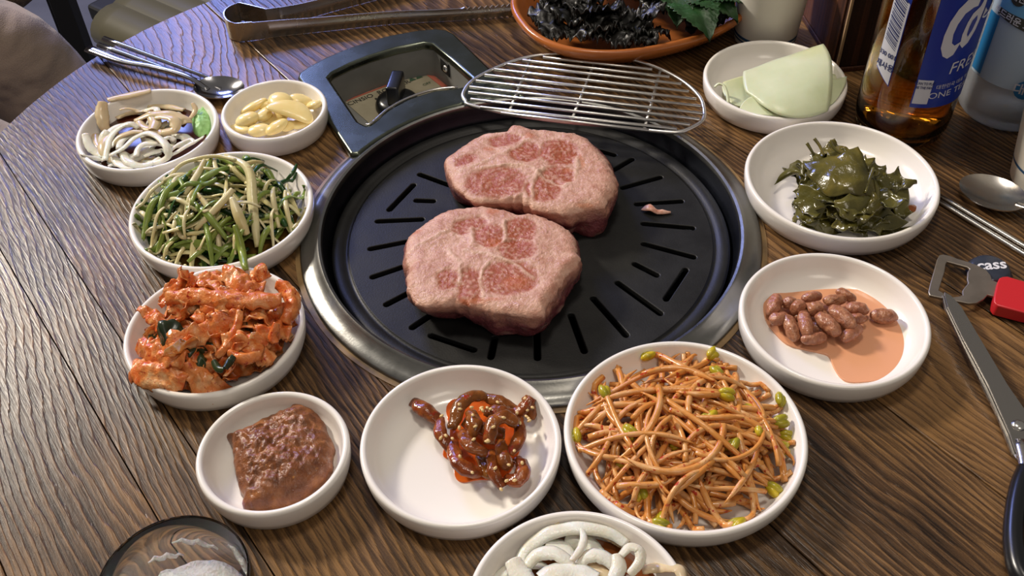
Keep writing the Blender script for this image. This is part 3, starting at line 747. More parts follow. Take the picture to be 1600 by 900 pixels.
# ------------------------------------------------------------------ bottles, cups, box, glass
def cyl_patch(c, R, a0, a1, zb, zt, n=40, m=2):
    """curved sheet on a bottle; zb, zt numbers or functions of 0..1 along the arc; angles in degrees"""
    V = []; F = []
    for i in range(n+1):
        q = i/n; a = radians(a0+(a1-a0)*q); b = zb(q) if callable(zb) else zb; t_ = zt(q) if callable(zt) else zt
        for k in range(m+1): V.append(Vector((c.x+R*cos(a), c.y+R*sin(a), b+(t_-b)*k/m)))
    F = [(i*(m+1)+k, (i+1)*(m+1)+k, (i+1)*(m+1)+k+1, i*(m+1)+k+1) for i in range(n) for k in range(m)]
    return V, F
def bend_text(name, s, size, c, R, adeg, z, mat, par, bold=False, shear=0, rot=0, sx=1, wgt=0):
    V, F = text_mesh(s, size, bold, shear); ra = radians(rot); out = []
    for v in V:
        x, y = v.x*sx*cos(ra)-v.y*sin(ra), v.x*sx*sin(ra)+v.y*cos(ra); a = radians(adeg)+x/R
        out.append(Vector((c.x+R*cos(a), c.y+R*sin(a), z+y)))
    return mk(name, out, F, mat, par, smooth=False)
def bend_poly(name, P, c, R, mat, par):
    """flat printed shape on a bottle: P is (degrees, height)"""
    n = 6; Q = []
    for i in range(len(P)):
        a, b = P[i], P[(i+1) % len(P)]
        for k in range(n): Q.append((radians(a[0]+(b[0]-a[0])*k/n)*R, a[1]+(b[1]-a[1])*k/n))
    xs = [q[0] for q in Q]; ys = [q[1] for q in Q]; ext = []
    x = min(xs)
    while x < max(xs):
        y = min(ys)
        while y < max(ys):
            if inside((x, y), Q): ext.append((x, y))
            y += .003
        x += .0015
    pts = [Vector(q) for q in Q]+[Vector(e) for e in ext]; ed = [(i, (i+1) % len(Q)) for i in range(len(Q))]
    v, e, f, _, _, _ = delaunay_2d_cdt(pts, ed, [], 0, 1e-7)
    F = [tuple(q) for q in f if inside((sum(v[i].x for i in q)/3, sum(v[i].y for i in q)/3), Q)]
    V = [Vector((c.x+R*cos(p.x/R), c.y+R*sin(p.x/R), p.y)) for p in v]
    used = sorted({i for q in F for i in q}); mp = {u: i for i, u in enumerate(used)}
    return mk(name, [V[u] for u in used], [tuple(mp[i] for i in q) for q in F], mat, par, smooth=False)
def glass(name, c, rough=.02, ior=1.45, trans=1.):
    return plain(name, c, rough, Transmission_Weight=trans, IOR=ior)
BC = Vector((.2665, .560, 0)); BR = .0308
beer = thing('beer_bottle', 'amber beer bottle with a blue label standing beside the wooden box', 'bottle', BC)
bp = [(.0001, .004), (.016, .003), (.024, .0004), (.0268, .0006), (.0292, .004), (.0303, .010), (BR, .018), (BR, .13), (.0300, .142), (.024, .165), (.0165, .19), (.0142, .215), (.0142, .232), (.0132, .234), (.0118, .232)]
bi_ = [(.0118, .215), (.0142, .19), (.0215, .165), (.0278, .142), (BR-.0022, .13), (BR-.0022, .018), (.0278, .010), (.024, .0055), (.014, .0068), (.0001, .0075)]
mk('bottle_glass', *lathe(bp+bi_, BC, 96), glass('amber_glass', rgb(246, 218, 160), .04), beer, auto=60)
liq = [(.0001, .0078), (.0138, .0072), (.0236, .0060), (.0272, .0104), (BR-.0027, .018), (BR-.0027, .118), (.0001, .118)]
mk('beer', *lathe(liq, BC, 64), glass('beer_liquid', rgb(238, 190, 96), .0, 1.34), beer, auto=60)
M['blue'] = plain('blue_label', rgb(16, 48, 150), .38)
M['labelwhite'] = plain('label_white', rgb(206, 208, 218), .45)
M['navy'] = plain('navy_print', rgb(30, 44, 100), .45)
LR = BR+.0004
lb = mk('label', *cyl_patch(BC, LR, -110, 42, .036, .128, 60), M['blue'], beer)
lb2 = mk('label', *cyl_patch(BC, LR, -163, -139, lambda q: .0545-.009*q, .128, 16), M['blue'], beer)
PR = LR+.0002
mk('barcode_panel', *cyl_patch(BC, PR, -162.5, -140, lambda q: .0555-.009*q, lambda q: .112-.009*q, 16), M['labelwhite'], lb2)
V_, F_ = [], []
z = .073
random.seed(4)
while z < .106:
    h = random.choice((.0005, .0008, .0012)); n0 = len(V_)
    v, f = cyl_patch(BC, PR+.0002, -160, -142.5, lambda q, z=z: z+.0025-.005*q, lambda q, z=z, h=h: z+h+.0025-.005*q, 8, 1); V_, F_ = join((V_, F_), (v, f)); z += h+random.choice((.0005, .0009))
mk('barcode', V_, F_, M['navy'], lb2)
bend_text('lettering', '330 001', .0042, BC, PR+.0002, -151, .0660, M['navy'], lb2, True, 0, 0)
bend_text('lettering', '재사용', .0052, BC, PR+.0002, -151, .0580, M['navy'], lb2, True, 0, 0)
# lettering: big slanted word, FRESH, ONE TEAM
def logo_c(a0, z0, s):  # angular capital C as on the label
    return [(a0+x*s, z0+y*s*.00056) for x, y in [(30, 40), (62, 58), (50, 72), (34, 64), (22, 60), (12, 42), (8, 22), (14, 10), (26, 6), (44, 14), (34, -8), (14, -12), (-6, -4), (-14, 16), (-10, 40), (6, 66), (26, 82)]]
C_ = [(-82, .090), (-65, .0935), (-66.5, .0845), (-72, .084), (-80, .0805), (-85, .073), (-86.5, .066), (-85, .0595), (-81, .0575), (-74, .0600), (-79, .0505), (-85, .0480), (-91, .0500), (-95.5, .056), (-96, .065), (-94, .075), (-89, .084)]
C_ = [(a, (z-.0480)*.93+.0720) for a, z in C_]
bend_poly('emblem_letter', C_, BC, PR+.0001, M['labelwhite'], lb)
A_ = [(-70, .0795), (-62, .0835), (-60, .0865), (-60.5, .093), (-66, .0985), (-60, .1000), (-54, .1000), (-54, .080), (-58, .066), (-64, .0575), (-70, .0545), (-74.5, .0575), (-75.5, .065), (-73.5, .0735)]
A_ = [(a, (z-.0480)*.93+.0720) for a, z in A_]
bend_poly('emblem_letter', A_, BC, PR+.0001, M['labelwhite'], lb)
bend_poly('emblem_counter', [(a, (z-.0480)*.93+.0720) for a, z in [(-68, .0745), (-63, .0775), (-61.5, .074), (-64, .067), (-67.5, .0625), (-69.5, .0645), (-69.5, .070)]], BC, PR+.0003, M['blue'], lb)
bend_text('lettering', 'SS', .034, BC, PR+.0001, -28, .106, M['labelwhite'], lb, True, .25, 6)
bend_text('lettering', 'FRESH', .0115, BC, PR+.0001, -50, .0655, M['labelwhite'], lb, False, .2, 7)
bend_text('lettering', 'ONE TEAM', .0064, BC, PR+.0001, -60, .0460, M['labelwhite'], lb, False, 0, 4, 1.15)
bend_text('lettering', '대한민국 대표 맥주', .0036, BC, PR+.0001, -61, .0520, M['labelwhite'], lb, False, 0, 4)
mk('sticker_patch', *cyl_patch(BC, PR, -108.5, -91.5, .0390, .0565, 12), M['labelwhite'], lb)
bend_text('lettering', 'SCAN TO PLAY', .0026, BC, PR+.0003, -100, .0540, M['navy'], lb, True, 0, 0, .72)
bend_text('lettering', 'BE THE FAN', .0026, BC, PR+.0003, -100, .0510, M['navy'], lb, True, 0, 0, .72)

SO = Vector((.344, .576, 0)); SR = .0325
soju = thing('soju_bottle', 'frosted clear bottle with a light blue label at the top right edge', 'bottle', SO)
sp_ = [(.0001, .005), (.018, .004), (.026, .0004), (.0285, .0006), (.0312, .004), (SR, .011), (SR, .125), (.031, .138), (.022, .165), (.015, .19), (.0135, .225), (.0115, .225)]
si_ = [(.0115, .19), (.0185, .165), (.0285, .138), (SR-.0022, .125), (SR-.0022, .012), (.026, .007), (.0001, .009)]
mk('bottle_glass', *lathe(sp_+si_, SO, 96), glass('frosted_glass', rgb(222, 228, 236), .45, 1.35, .75), soju, auto=60)
mk('soju', *lathe([(.0001, .0095), (.0255, .0076), (SR-.0027, .0125), (SR-.0027, .10), (.0001, .10)], SO, 64), glass('clear_liquid', (.95, .97, 1, 1), 0, 1.34), soju, auto=60)
M['pale'] = plain('pale_blue_label', rgb(168, 186, 204), .45)
M['midblue'] = plain('mid_blue_print', rgb(38, 120, 178), .45)
M['skyblue'] = plain('sky_blue_print', rgb(106, 168, 214), .45)
lbs = mk('label', *cyl_patch(SO, SR+.0004, -178, 20, .034, .100, 60), M['pale'], soju)
Q_ = SR+.0007
mk('blue_panel', *cyl_patch(SO, Q_, -177, -160, .036, .078, 14), M['midblue'], lbs)
mk('header_band', *cyl_patch(SO, Q_, -165, 18, lambda q: .084-.004*q, .0995, 50), M['skyblue'], lbs)
mk('dark_band', *cyl_patch(SO, Q_+.0001, -164, 18, lambda q: .0795-.007*sin(pi*q), lambda q: .084-.004*q, 50), M['ink'], lbs)
bend_text('lettering', '부드러운 소주', .0058, SO, Q_+.0004, -142, .0800, M['labelwhite'], lbs, True, 0, -6)
bend_poly('round_seal', [(-146+9*cos(2*pi*i/16), .0945+.0052*sin(2*pi*i/16)) for i in range(16)], SO, Q_+.0002, M['ink'], lbs)
bend_text('lettering', '대선', .0055, SO, Q_+.0004, -146, .0945, M['labelwhite'], lbs, True)
bend_poly('round_seal', [(-106+12*cos(2*pi*i/16), .036+.007*sin(2*pi*i/16)) for i in range(16)], SO, Q_+.0002, M['midblue'], lbs)
bend_text('lettering', '대선', .0085, SO, Q_+.0004, -106, .036, M['labelwhite'], lbs, True)

M['paper'] = plain('white_paper', rgb(225, 220, 208), .55)
M['navyline'] = plain('dark_blue_stripe', rgb(40, 80, 120), .5)
def paper_cup(label, c, r0, r1, h, stripe):
    o = thing('paper_cup', label, 'cup', c)
    P = [(.0001, .004), (r0-.0012, .004), (r0-.0012, .0), (r0, .0)]+[(r0+(r1-r0)*i/10, h*i/10) for i in range(1, 10)]+[(r1, h-.0015), (r1+.0014, h-.0016), (r1+.0018, h-.0006), (r1+.0012, h+.0006), (r1, h), (r1-.0006, h-.002), (r0-.0006, .005), (.0001, .005)]
    mk('cup_wall', *lathe(P, c, 72), M['paper'], o, auto=60)
    for a, b in stripe:
        ra, rb = r0+(r1-r0)*a/h+.0002, r0+(r1-r0)*b/h+.0002
        mk('stripe', *lathe([(ra, a), (rb, b)], c, 72), M['navyline'], o)
    return o
paper_cup('white paper cup behind the dish of radish sheets', Vector((.199, .677, 0)), .0228, .0278, .056, [(.0035, .0050), (.0062, .0085)])
paper_cup('white paper cup with a blue stripe, cut off by the right edge', Vector((.3465, .497, 0)), .0258, .034, .062, [(.0125, .0145)])

bx = thing('wooden_box', 'dark wooden utensil box standing behind the beer bottle', 'box', (.29, .66, 0))
ba = radians(5.5); u_ = Vector((cos(ba), sin(ba), 0)); v_ = Vector((-sin(ba), cos(ba), 0)); b0 = Vector((.2405, .6265, 0)); Wd, Dp, Hh = .105, .095, .12
def bxp(name, x0, x1, y0, y1, z0, z1, mat=M['woodbox'], be=.0008):
    c = b0+u_*((x0+x1)/2)+v_*((y0+y1)/2)+Vector((0, 0, (z0+z1)/2)); o = mk(name, *rbox(c, x1-x0, y1-y0, z1-z0, ba), mat, bx, smooth=False); bevel(o, be, 2); return o
bxp('front_panel', .0012, Wd-.0012, 0, .008, .004, Hh); bxp('back_panel', .0012, Wd-.0012, Dp-.008, Dp, .004, Hh)
bxp('side_panel', 0, .008, .0085, Dp-.0085, .004, Hh); bxp('side_panel', Wd-.008, Wd, .0085, Dp-.0085, .004, Hh)
bxp('base_board', -.001, Wd+.001, -.001, Dp+.001, 0, .0038)
bxp('edge_strip', -.0008, .0011, -.0008, .0011, .004, Hh, plain('pale_edge', rgb(168, 138, 104), .5), .0003)

GC = Vector((-.1268, .1885, 0)); GR = .0278
gl = thing('beer_glass', 'clear drinking glass with white beer foam at the bottom left edge', 'glass', GC)
gp = [(.0001, .0), (.021, .0), (.0222, .001), (.0230, .006), (GR-.0006, .07), (GR, .0835), (GR-.0004, .0848), (GR-.0009, .0850), (GR-.0013, .0840), (GR-.0017, .07), (.0212, .009), (.0195, .0075), (.0001, .0072)]
mk('glass_wall', *lathe(gp, GC, 96), glass('clear_glass', (.96, .96, .95, 1), 0.), gl, auto=60)
t = NT('beer_foam'); tc = t.n('ShaderNodeTexCoord'); vo = t.n('ShaderNodeTexVoronoi', i_Vector=tc.outputs['Object'], i_Scale=700.)
t.bump(vo.outputs[0], .0008); M['foam'] = t.set(Base_Color=rgb(236, 234, 230), Roughness=.4, Subsurface_Weight=.2, Subsurface_Scale=.003)
V, F = [], []
rings = 22; seg = 64; fz = .058; fr = .0208+(GR-.0026-.0208)*(fz-.009)/.061-.0006
for i in range(rings+1):
    for j in range(seg):
        a = 2*pi*j/seg; r = fr*i/rings; x, y = r*cos(a), r*sin(a)
        hgt = .0035*noise.noise(Vector((x*120, y*120, 2)))+.0012*noise.noise(Vector((x*500, y*500, 1)))+.004*max(0, 1-(r/fr)**2)
        V.append(GC+Vector((x, y, fz+hgt)))
for i in range(rings):
    for j in range(seg): F.append((i*seg+j, (i+1)*seg+j, (i+1)*seg+(j+1) % seg, i*seg+(j+1) % seg))
nb = len(V); V += [GC+Vector((.0202*cos(2*pi*j/seg), .0202*sin(2*pi*j/seg), .0085)) for j in range(seg)]
F += [(rings*seg+j, nb+j, nb+(j+1) % seg, rings*seg+(j+1) % seg) for j in range(seg)]+[tuple(nb+j for j in range(seg))]
mk('foam', V, F, M['foam'], gl)
V, F = [], []
for k, (a0_, z0_, ln_) in enumerate([(70, .067, 40), (105, .063, 30), (20, .069, 35), (150, .061, 25)]):
    pth = []
    for i in range(10):
        a = radians(a0_+ln_*i/9); zz = z0_+.006*i/9+.001*sin(i*2.); r = .0208+(GR-.0026-.0208)*(zz-.009)/.061-.0006; pth.append(GC+Vector((r*cos(a), r*sin(a), zz)))
    V, F = join((V, F), tube(pth, lambda q: .0010*sin(pi*min(.97, max(.06, q)))+.0002, 6))
mk('foam_lacing', V, F, M['foam'], gl)

# ------------------------------------------------------------------ orange bowl with dark lettuce and perilla
OC = Vector((.099, .702, 0)); oa, ob, orot = .0925, .0735, radians(20)
def ovl(k, z, n=96, e=2.35):
    out = []
    for i in range(n):
        a = 2*pi*i/n; ca, sa = cos(a), sin(a); x = math.copysign(abs(ca)**(2/e), ca)*oa*k; y = math.copysign(abs(sa)**(2/e), sa)*ob*k
        out.append(Vector((OC.x+x*cos(orot)-y*sin(orot), OC.y+x*sin(orot)+y*cos(orot), z)))
    return out
prf = [(.02, .003), (.62, .003), (.66, .0), (.70, .001), (.80, .006), (.90, .012), (.965, .0175), (.99, .020), (1.0, .022), (.995, .0245), (.975, .0255), (.95, .025), (.935, .023), (.90, .018), (.82, .011), (.70, .0070), (.02, .006)]
V = []; F = []
for k, z in prf: V += ovl(k, z)
for i in range(len(prf)-1):
    for j in range(96): F.append((i*96+j, i*96+(j+1) % 96, (i+1)*96+(j+1) % 96, (i+1)*96+j))
bowl = mk('oval_bowl', V, F, speck('glazed_orange', [(.3, rgb(158, 88, 38)), (.7, rgb(178, 104, 50))], 40, .25, .0002), None, OC, auto=60); tag(bowl, 'oval glazed orange bowl of dark lettuce at the top edge', 'bowl')
M['lettuce'] = speck('dark_lettuce', [(.35, rgb(9, 9, 9)), (.55, rgb(17, 19, 14)), (.8, rgb(34, 38, 24))], 60, .42, .0004, 300, rand=rgb(26, 18, 16))
M['perilla'] = speck('perilla_green', [(.3, rgb(20, 46, 22)), (.7, rgb(40, 78, 36))], 70, .45, .0004, 250, rand=rgb(40, 76, 36))
random.seed(11)
def rnd(a, b): return random.uniform(a, b)
def ctrlnet(c, w, l, ang, bend=.3, sag=0, tilt=(0, 0), jit=.1):
    ux, uy = Vector((cos(ang), sin(ang), tilt[0])), Vector((-sin(ang), cos(ang), tilt[1])); N = []
    for i in range(4):
        row = []
        for j in range(4):
            a, b = (i/3-.5), (j/3-.5); z = -bend*w*(a*a+b*b)*2-sag
            row.append(Vector(c)+ux*(a*l*(1+rnd(-jit, jit)))+uy*(b*w*(1+rnd(-jit, jit)))+Vector((0, 0, z+rnd(-jit, jit)*w*.6)))
        N.append(row)
    return N
for i in range(60):
    a = rnd(0, 2*pi); r = sqrt(rnd(0, 1)); x, y = .80*oa*r*cos(a), .76*ob*r*sin(a); c = Vector((OC.x+x*cos(orot)-y*sin(orot), OC.y+x*sin(orot)+y*cos(orot), .022+.016*(1-r*r)+rnd(0, .006)))
    o = mk('lettuce_leaf', *bez(ctrlnet(c, rnd(.018, .028), rnd(.020, .034), rnd(0, 6.3), rnd(-.25, .25), 0, (rnd(-.4, .4), rnd(-.4, .4)), .3), 20, 20, .0006, .0036, 170, i, .003, 19), M['lettuce'], None, c)
    tag(o, 'dark frilly lettuce leaf in the orange bowl', 'lettuce', 'dark lettuce leaves in the orange bowl')
def perilla(c, ang, L, Wd_, tilt, seed):
    n = 26; V = []; F = []; u = Vector((cos(ang), sin(ang), tilt)); s = Vector((-sin(ang), cos(ang), 0)); m = 8
    for i in range(n+1):
        q = i/n; w = Wd_*sin(pi*min(1, q**.75))**.8*(1+(.10 if i % 2 else -.06)); 
        for j in range(-m, m+1):
            b = j/m; p = c+u*(L*(q-.5))+s*(w*.5*b); p.z += .003*abs(b)-.012*(q-.5)**2*4*L/.05+.0016*noise.noise(p*160+Vector((seed, 0, 0)))-.0008*(abs(j) % 2)
            V.append(p)
    k = 2*m+1
    for i in range(n):
        for j in range(k-1): F.append((i*k+j, i*k+j+1, (i+1)*k+j+1, (i+1)*k+j))
    return V, F
for i, (u, v, z, ang, L) in enumerate([(1088, 14, .040, -70, .046), (1062, -6, .042, -100, .045), (1112, -2, .040, -35, .045), (1128, -12, .040, -10, .04), (1100, -28, .044, -60, .045)]):
    o = mk('perilla_leaf', *perilla(at(u, v, z), radians(ang), L, .036, -.12, i), M['perilla'], None, at(u, v, z)); md = o.modifiers.new('thick', 'SOLIDIFY'); md.thickness = .0005
    tag(o, 'green serrated perilla leaf at the right end of the orange bowl', 'leaf', 'perilla leaves in the orange bowl')

# ------------------------------------------------------------------ food in the dishes
def mound(key, x, y, H, dx=0, dy=0, R=.95, p=.8):
    cx, cy, r = DISH[key]; d = hypot(x-cx-dx, y-cy-dy)/(r*R); return .0035+H*max(0, 1-d*d)**p
def on(key, u, v, H, dz=0, **k):
    z = .01
    for _ in range(6): p = at(u, v, z); z = mound(key, p.x, p.y, H, **k)+dz
    return at(u, v, z)

# --- bean sprouts
ramp_s = [(.25, rgb(196, 112, 42)), (.5, rgb(214, 150, 82)), (.72, rgb(230, 194, 146))]
M['sprout'] = speck('seasoned_sprout', ramp_s, 90, .24, .0002, 400, spots=(rgb(170, 48, 16), .58, 300), sss=.08, rand=rgb(206, 132, 50))
M['sprhead'] = speck('sprout_head', [(.3, rgb(150, 140, 20)), (.7, rgb(226, 196, 50))], 160, .25, .0001, sss=.1, rand=rgb(120, 130, 40))
random.seed(21)
key = 'sprout'; cx, cy, r = DISH[key]; NS = 235
for i in range(NS):
    lay = i/NS; a = rnd(0, 2*pi); q = sqrt(rnd(0, 1))*.74
    mx, my = cx-.0025+r*q*cos(a), cy+.001+r*q*sin(a)*.98
    ang = rnd(0, 2*pi); L = rnd(.040, .072)*(1 if q < .5 else .72); k = rnd(-46, 46); pts = []; n = 11; x, y = mx-cos(ang)*L/2, my-sin(ang)*L/2; hd = ang-k*L/2
    for j in range(n):
        H = .0225; z = (mound(key, x, y, H, -.002, 0, .97, .6)-.0035)*(.12+.88*lay)+.0045+.0012*sin(j*.6+i)
        pts.append(Vector((x, y, z))); hd += k*L/n; x += cos(hd)*L/n; y += sin(hd)*L/n
    # nothing hangs over the rim
    for p in pts:
        d = hypot(p.x-cx, p.y-cy); lim = r*.90
        if d > lim: p.x, p.y = cx+(p.x-cx)*lim/d, cy+(p.y-cy)*lim/d
    pts = fix(key, pts, .0019); R0 = rnd(.0012, .0018)
    rf = lambda t_, R0=R0: R0*(1 if t_ < .78 else 1-.82*(t_-.78)/.22)
    V, F = tube(catmull(pts, 16), rf, 7)
    head = (i % 6 == 0 and lay > .3)
    if head:
        s_ = thing('bean_sprout', 'orange seasoned bean sprout with its yellow head, in the big dish', 'bean sprout', pts[0], 'bean sprouts with heads in the big white dish')
        mk('stem', V, F, M['sprout'], s_); d0 = (pts[0]-pts[1]).normalized(); hc = pts[0]+d0*.0028
        for sg in (1, -1):
            off_ = Vector((-d0.y, d0.x, 0)).normalized()*(.0009*sg)+Vector((0, 0, .0006*sg))
            mk('seed_half', *blob(hc+off_, .0046, .0022, .0026, atan2(d0.y, d0.x)+.2*sg, .1, i, .0003, 400, 2), M['sprhead'], s_)
    else:
        o = mk('bean_sprout', V, F, M['sprout'], None, pts[0]); tag(o, 'orange seasoned bean sprout stem in the big dish', 'bean sprout', 'bean sprout stems in the big white dish')

# --- scallion salad
M['sc_white'] = speck('scallion_white', [(.3, rgb(196, 180, 120)), (.7, rgb(232, 222, 186))], 70, .28, .0002, 500, spots=(rgb(150, 84, 36), .66, 220), sss=.08, rand=rgb(200, 196, 130))
M['sc_green'] = speck('scallion_green', [(.3, rgb(74, 104, 34)), (.7, rgb(140, 160, 78))], 60, .28, .0002, 500, rand=rgb(150, 160, 70))
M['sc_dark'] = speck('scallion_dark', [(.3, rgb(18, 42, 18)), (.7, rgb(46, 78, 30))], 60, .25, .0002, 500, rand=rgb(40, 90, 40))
random.seed(5)
key = 'scallion'; cx, cy, r = DISH[key]; NS = 250
for i in range(NS):
    lay = i/NS; a = rnd(0, 2*pi); q = sqrt(rnd(0, 1))*.80; mx, my = cx-.001+r*q*cos(a), cy+r*q*sin(a)*.95
    ang = rnd(0, 2*pi); L = rnd(.026, .052)*(1 if q < .5 else .75); k = rnd(-30, 30); 
    if lay > .8 and rnd(0, 1) < .5: ang = rnd(-2.2, -1.0)
    pts = []; n = 9; x, y = mx-cos(ang)*L/2, my-sin(ang)*L/2; hd = ang-k*L/2
    for j in range(n):
        z = (mound(key, x, y, .033, -.003, .002, .96, .65)-.0035)*(.1+.9*lay)+.0045+.002*sin(j*.8+i*1.7); pts.append(Vector((x, y, z))); hd += k*L/n; x += cos(hd)*L/n; y += sin(hd)*L/n
    for p in pts:
        d = hypot(p.x-cx, p.y-cy); lim = r*.93
        if d > lim: p.x, p.y = cx+(p.x-cx)*lim/d, cy+(p.y-cy)*lim/d
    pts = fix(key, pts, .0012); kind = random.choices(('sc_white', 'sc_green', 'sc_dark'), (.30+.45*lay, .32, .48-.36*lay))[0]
    w = rnd(.0022, .0040) if kind == 'sc_white' else rnd(.0028, .0056)
    V, F = strip(catmull(pts, 14), lambda t_, w=w: w*(.45+.55*sin(pi*min(1, max(0, t_*.9+.05)))), .0009, rnd(.2, .9), rnd(-.9, .9), i, .0004, 120, 3, rnd(-1.2, 1.2))
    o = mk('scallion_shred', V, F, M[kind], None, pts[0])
    lab_ = {'sc_white': 'pale white scallion shred in the green salad', 'sc_green': 'light green scallion shred in the green salad', 'sc_dark': 'dark green scallion shred in the green salad'}[kind]
    tag(o, lab_, 'scallion', lab_.split(' shred')[0]+' shreds')
def long_shred(pxs, w, mat, label, th=.0012, curl=.6, roll=0, nm='scallion_shred', cat='scallion'):
    P = [at(u, v, z) for u, v, z in pxs]; o = mk(nm, *strip(catmull(P, 26), lambda t_: w*(.5+.5*sin(pi*(.08+.86*t_))), th, curl, roll, 3, .0003, 90, 4), mat, None, P[0]); return tag(o, label, cat)
def sx_(L, s=4.617, ox=200, oy=230): return [(a/s+ox, b/s+oy, z) for a, b, z in L]
long_shred(sx_([(700, 55, .036), (830, 110, .038), (880, 190, .036), (890, 330, .031), (905, 480, .025), (920, 600, .019), (935, 720, .012)]), .0060, M['sc_white'], 'longest pale scallion shred, running down the front of the salad')
long_shred(sx_([(500, 330, .036), (570, 420, .033), (620, 540, .027), (650, 680, .018), (655, 810, .012)]), .0040, M['sc_white'], 'curved white scallion shred at the middle front of the salad')
long_shred(sx_([(745, 365, .036), (790, 470, .032), (830, 560, .027), (862, 630, .022)]), .0062, M['sc_white'], 'thick white scallion piece with a blunt end, front right of the salad', .0022)
long_shred(sx_([(750, 300, .038), (680, 380, .036), (590, 470, .032), (480, 590, .024)]), .0052, M['sc_white'], 'white scallion piece slanting down left on the salad', .0018)
long_shred(sx_([(550, 90, .036), (500, 180, .037), (450, 260, .036), (405, 340, .032)]), .0046, M['sc_white'], 'yellowish scallion piece slanting on the upper left of the salad', .0016)
long_shred(sx_([(290, 220, .026), (380, 120, .032), (500, 75, .036), (640, 60, .037), (780, 90, .038)]), .0030, M['sc_white'], 'thin pale scallion shred arching over the top of the salad')
long_shred(sx_([(770, 560, .029), (800, 650, .024), (820, 750, .0190), (838, 840, .0205), (856, 885, .019)]), .0046, M['sc_green'], 'green scallion leaf hanging over the front rim of its dish')
long_shred(sx_([(1145, 230, .022), (1185, 180, .025), (1215, 125, .024)]), .0028, M['sc_dark'], 'dark green scallion tip sticking up at the right of the salad')
long_shred(sx_([(150, 500, .020), (260, 485, .024), (400, 500, .028), (470, 480, .030)]), .0040, M['sc_white'], 'pale scallion shred pointing left on the salad')
long_shred(sx_([(480, 660, .020), (390, 640, .022), (370, 600, .023), (400, 570, .024), (470, 565, .026)]), .0032, M['sc_white'], 'hooked pale scallion shred at the lower left of the salad')

# --- kimchi
km = [(.22, rgb(172, 54, 18)), (.42, rgb(200, 92, 38)), (.55, rgb(222, 142, 80)), (.72, rgb(238, 200, 150))]
M['kimchi'] = speck('kimchi_leaf', km, 110, .22, .0008, 420, spots=(rgb(160, 34, 12), .60, 330), sss=.15, detail=6, dist=.8, rand=rgb(212, 122, 60))
M['kgreen'] = speck('kimchi_green', [(.3, rgb(26, 38, 22)), (.7, rgb(52, 66, 36))], 80, .3, .0003)
random.seed(31)
key = 'kimchi'; cx, cy, r = DISH[key]
KG = 'smaller kimchi leaves heaped in the dish'
for i in range(90):
    lay = i/90; a = rnd(0, 2*pi); q = sqrt(rnd(0, 1))*.68; x0, y0 = cx+r*q*cos(a), cy-.001+r*q*sin(a); ang = rnd(-.9, .9) if rnd(0, 1) < .6 else rnd(0, 6.3); L = rnd(.014, .030); k = rnd(-30, 30); pts = []; x, y, hd = x0-cos(ang)*L/2, y0-sin(ang)*L/2, ang
    for j in range(8):
        z = (mound(key, x, y, .030, 0, .002, .98, .6)-.0035)*(.1+.88*lay)+.006+.003*sin(j*1.1+i); pts.append(Vector((x, y, z))); hd += k*L/8; x += cos(hd)*L/8; y += sin(hd)*L/8
    for p in pts:
        d = hypot(p.x-cx, p.y-cy); lim = r*.86
        if d > lim: p.x, p.y = cx+(p.x-cx)*lim/d, cy+(p.y-cy)*lim/d
    pts = fix(key, pts, .0030); w = rnd(.009, .017)
    o = mk('kimchi_leaf', *strip(catmull(pts, 26), lambda t_, w=w: w*(.55+.45*sin(pi*(.1+.8*t_))), .0008, rnd(-1.0, 1.0), rnd(-.7, .7), i, .0046, 230, 12, rnd(-1., 1.)), M['kimchi'] if i % 17 else M['kgreen'], None, pts[0])
    tag(o, 'small crumpled orange kimchi leaf in the heap' if i % 17 else 'dark green leaf scrap among the kimchi', 'kimchi', KG if i % 17 else 'dark green scraps in the kimchi')
def kpiece(P, w, label, z, thick=.0026, curl=.9, roll=0, amp=.0012, mat=None, tw=0, s=3.75, ox=180, oy=400):
    if not isinstance(z, (list, tuple)): z = [z]*len(P)
    Q = [at(p[0]/s+ox, p[1]/s+oy, zz) for p, zz in zip(P, z)]
    o = mk('kimchi_leaf', *strip(catmull(Q, 40), lambda t_: w*(.55+.45*sin(pi*(.1+.8*t_)))*(1+.12*noise.noise(Vector((t_*14, len(label), 0)))), thick, curl, roll, len(label), amp*1.4, 230, 12, tw), mat or M['kimchi'], None, Q[0]); return tag(o, label, 'kimchi')
kpiece([(305, 235), (450, 215), (620, 225), (800, 240), (975, 240)], .0115, 'long thick kimchi stem lying across the top of the heap', [.034, .037, .038, .037, .034], .0042, .7, .3)
kpiece([(965, 150), (1030, 210), (1035, 290), (990, 390)], .0090, 'kimchi stem curving down the right side of the heap', [.032, .031, .029, .026], .0036, .8, .2)
kpiece([(570, 150), (680, 70), (760, 130), (880, 170)], .0150, 'ruffled kimchi leaf at the back of the heap', [.029, .034, .034, .030], .002, 1, .6, .003)
kpiece([(800, 100), (850, 70), (890, 130)], .0110, 'orange kimchi knob at the back right of the heap', [.029, .033, .029], .004, 1, .3, .002)
kpiece([(395, 80), (385, 130), (360, 190), (330, 230)], .0060, 'pointed kimchi tip standing up at the back left of the heap', [.037, .033, .030, .028], .0022, .8, .2)
kpiece([(150, 300), (210, 320), (260, 370), (300, 420)], .0090, 'kimchi leaf tip poking left over the rim', [.026, .027, .029, .030], .0014, .6, .4, .0025)
kpiece([(450, 480), (520, 400), (620, 350), (730, 320)], .0120, 'kimchi leaf folded across the middle of the heap', [.030, .033, .034, .035], .0030, 1.1, .2, .002)
kpiece([(730, 320), (700, 420), (640, 520), (590, 590)], .0050, 'narrow pink kimchi rib running down the middle', [.036, .034, .031, .027], .0014, .8, .1, .001)
kpiece([(110, 620), (200, 640), (330, 660), (430, 700)], .0190, 'broad glossy kimchi leaf at the front left', [.016, .022, .023, .021], .0022, .9, .1, .0022)
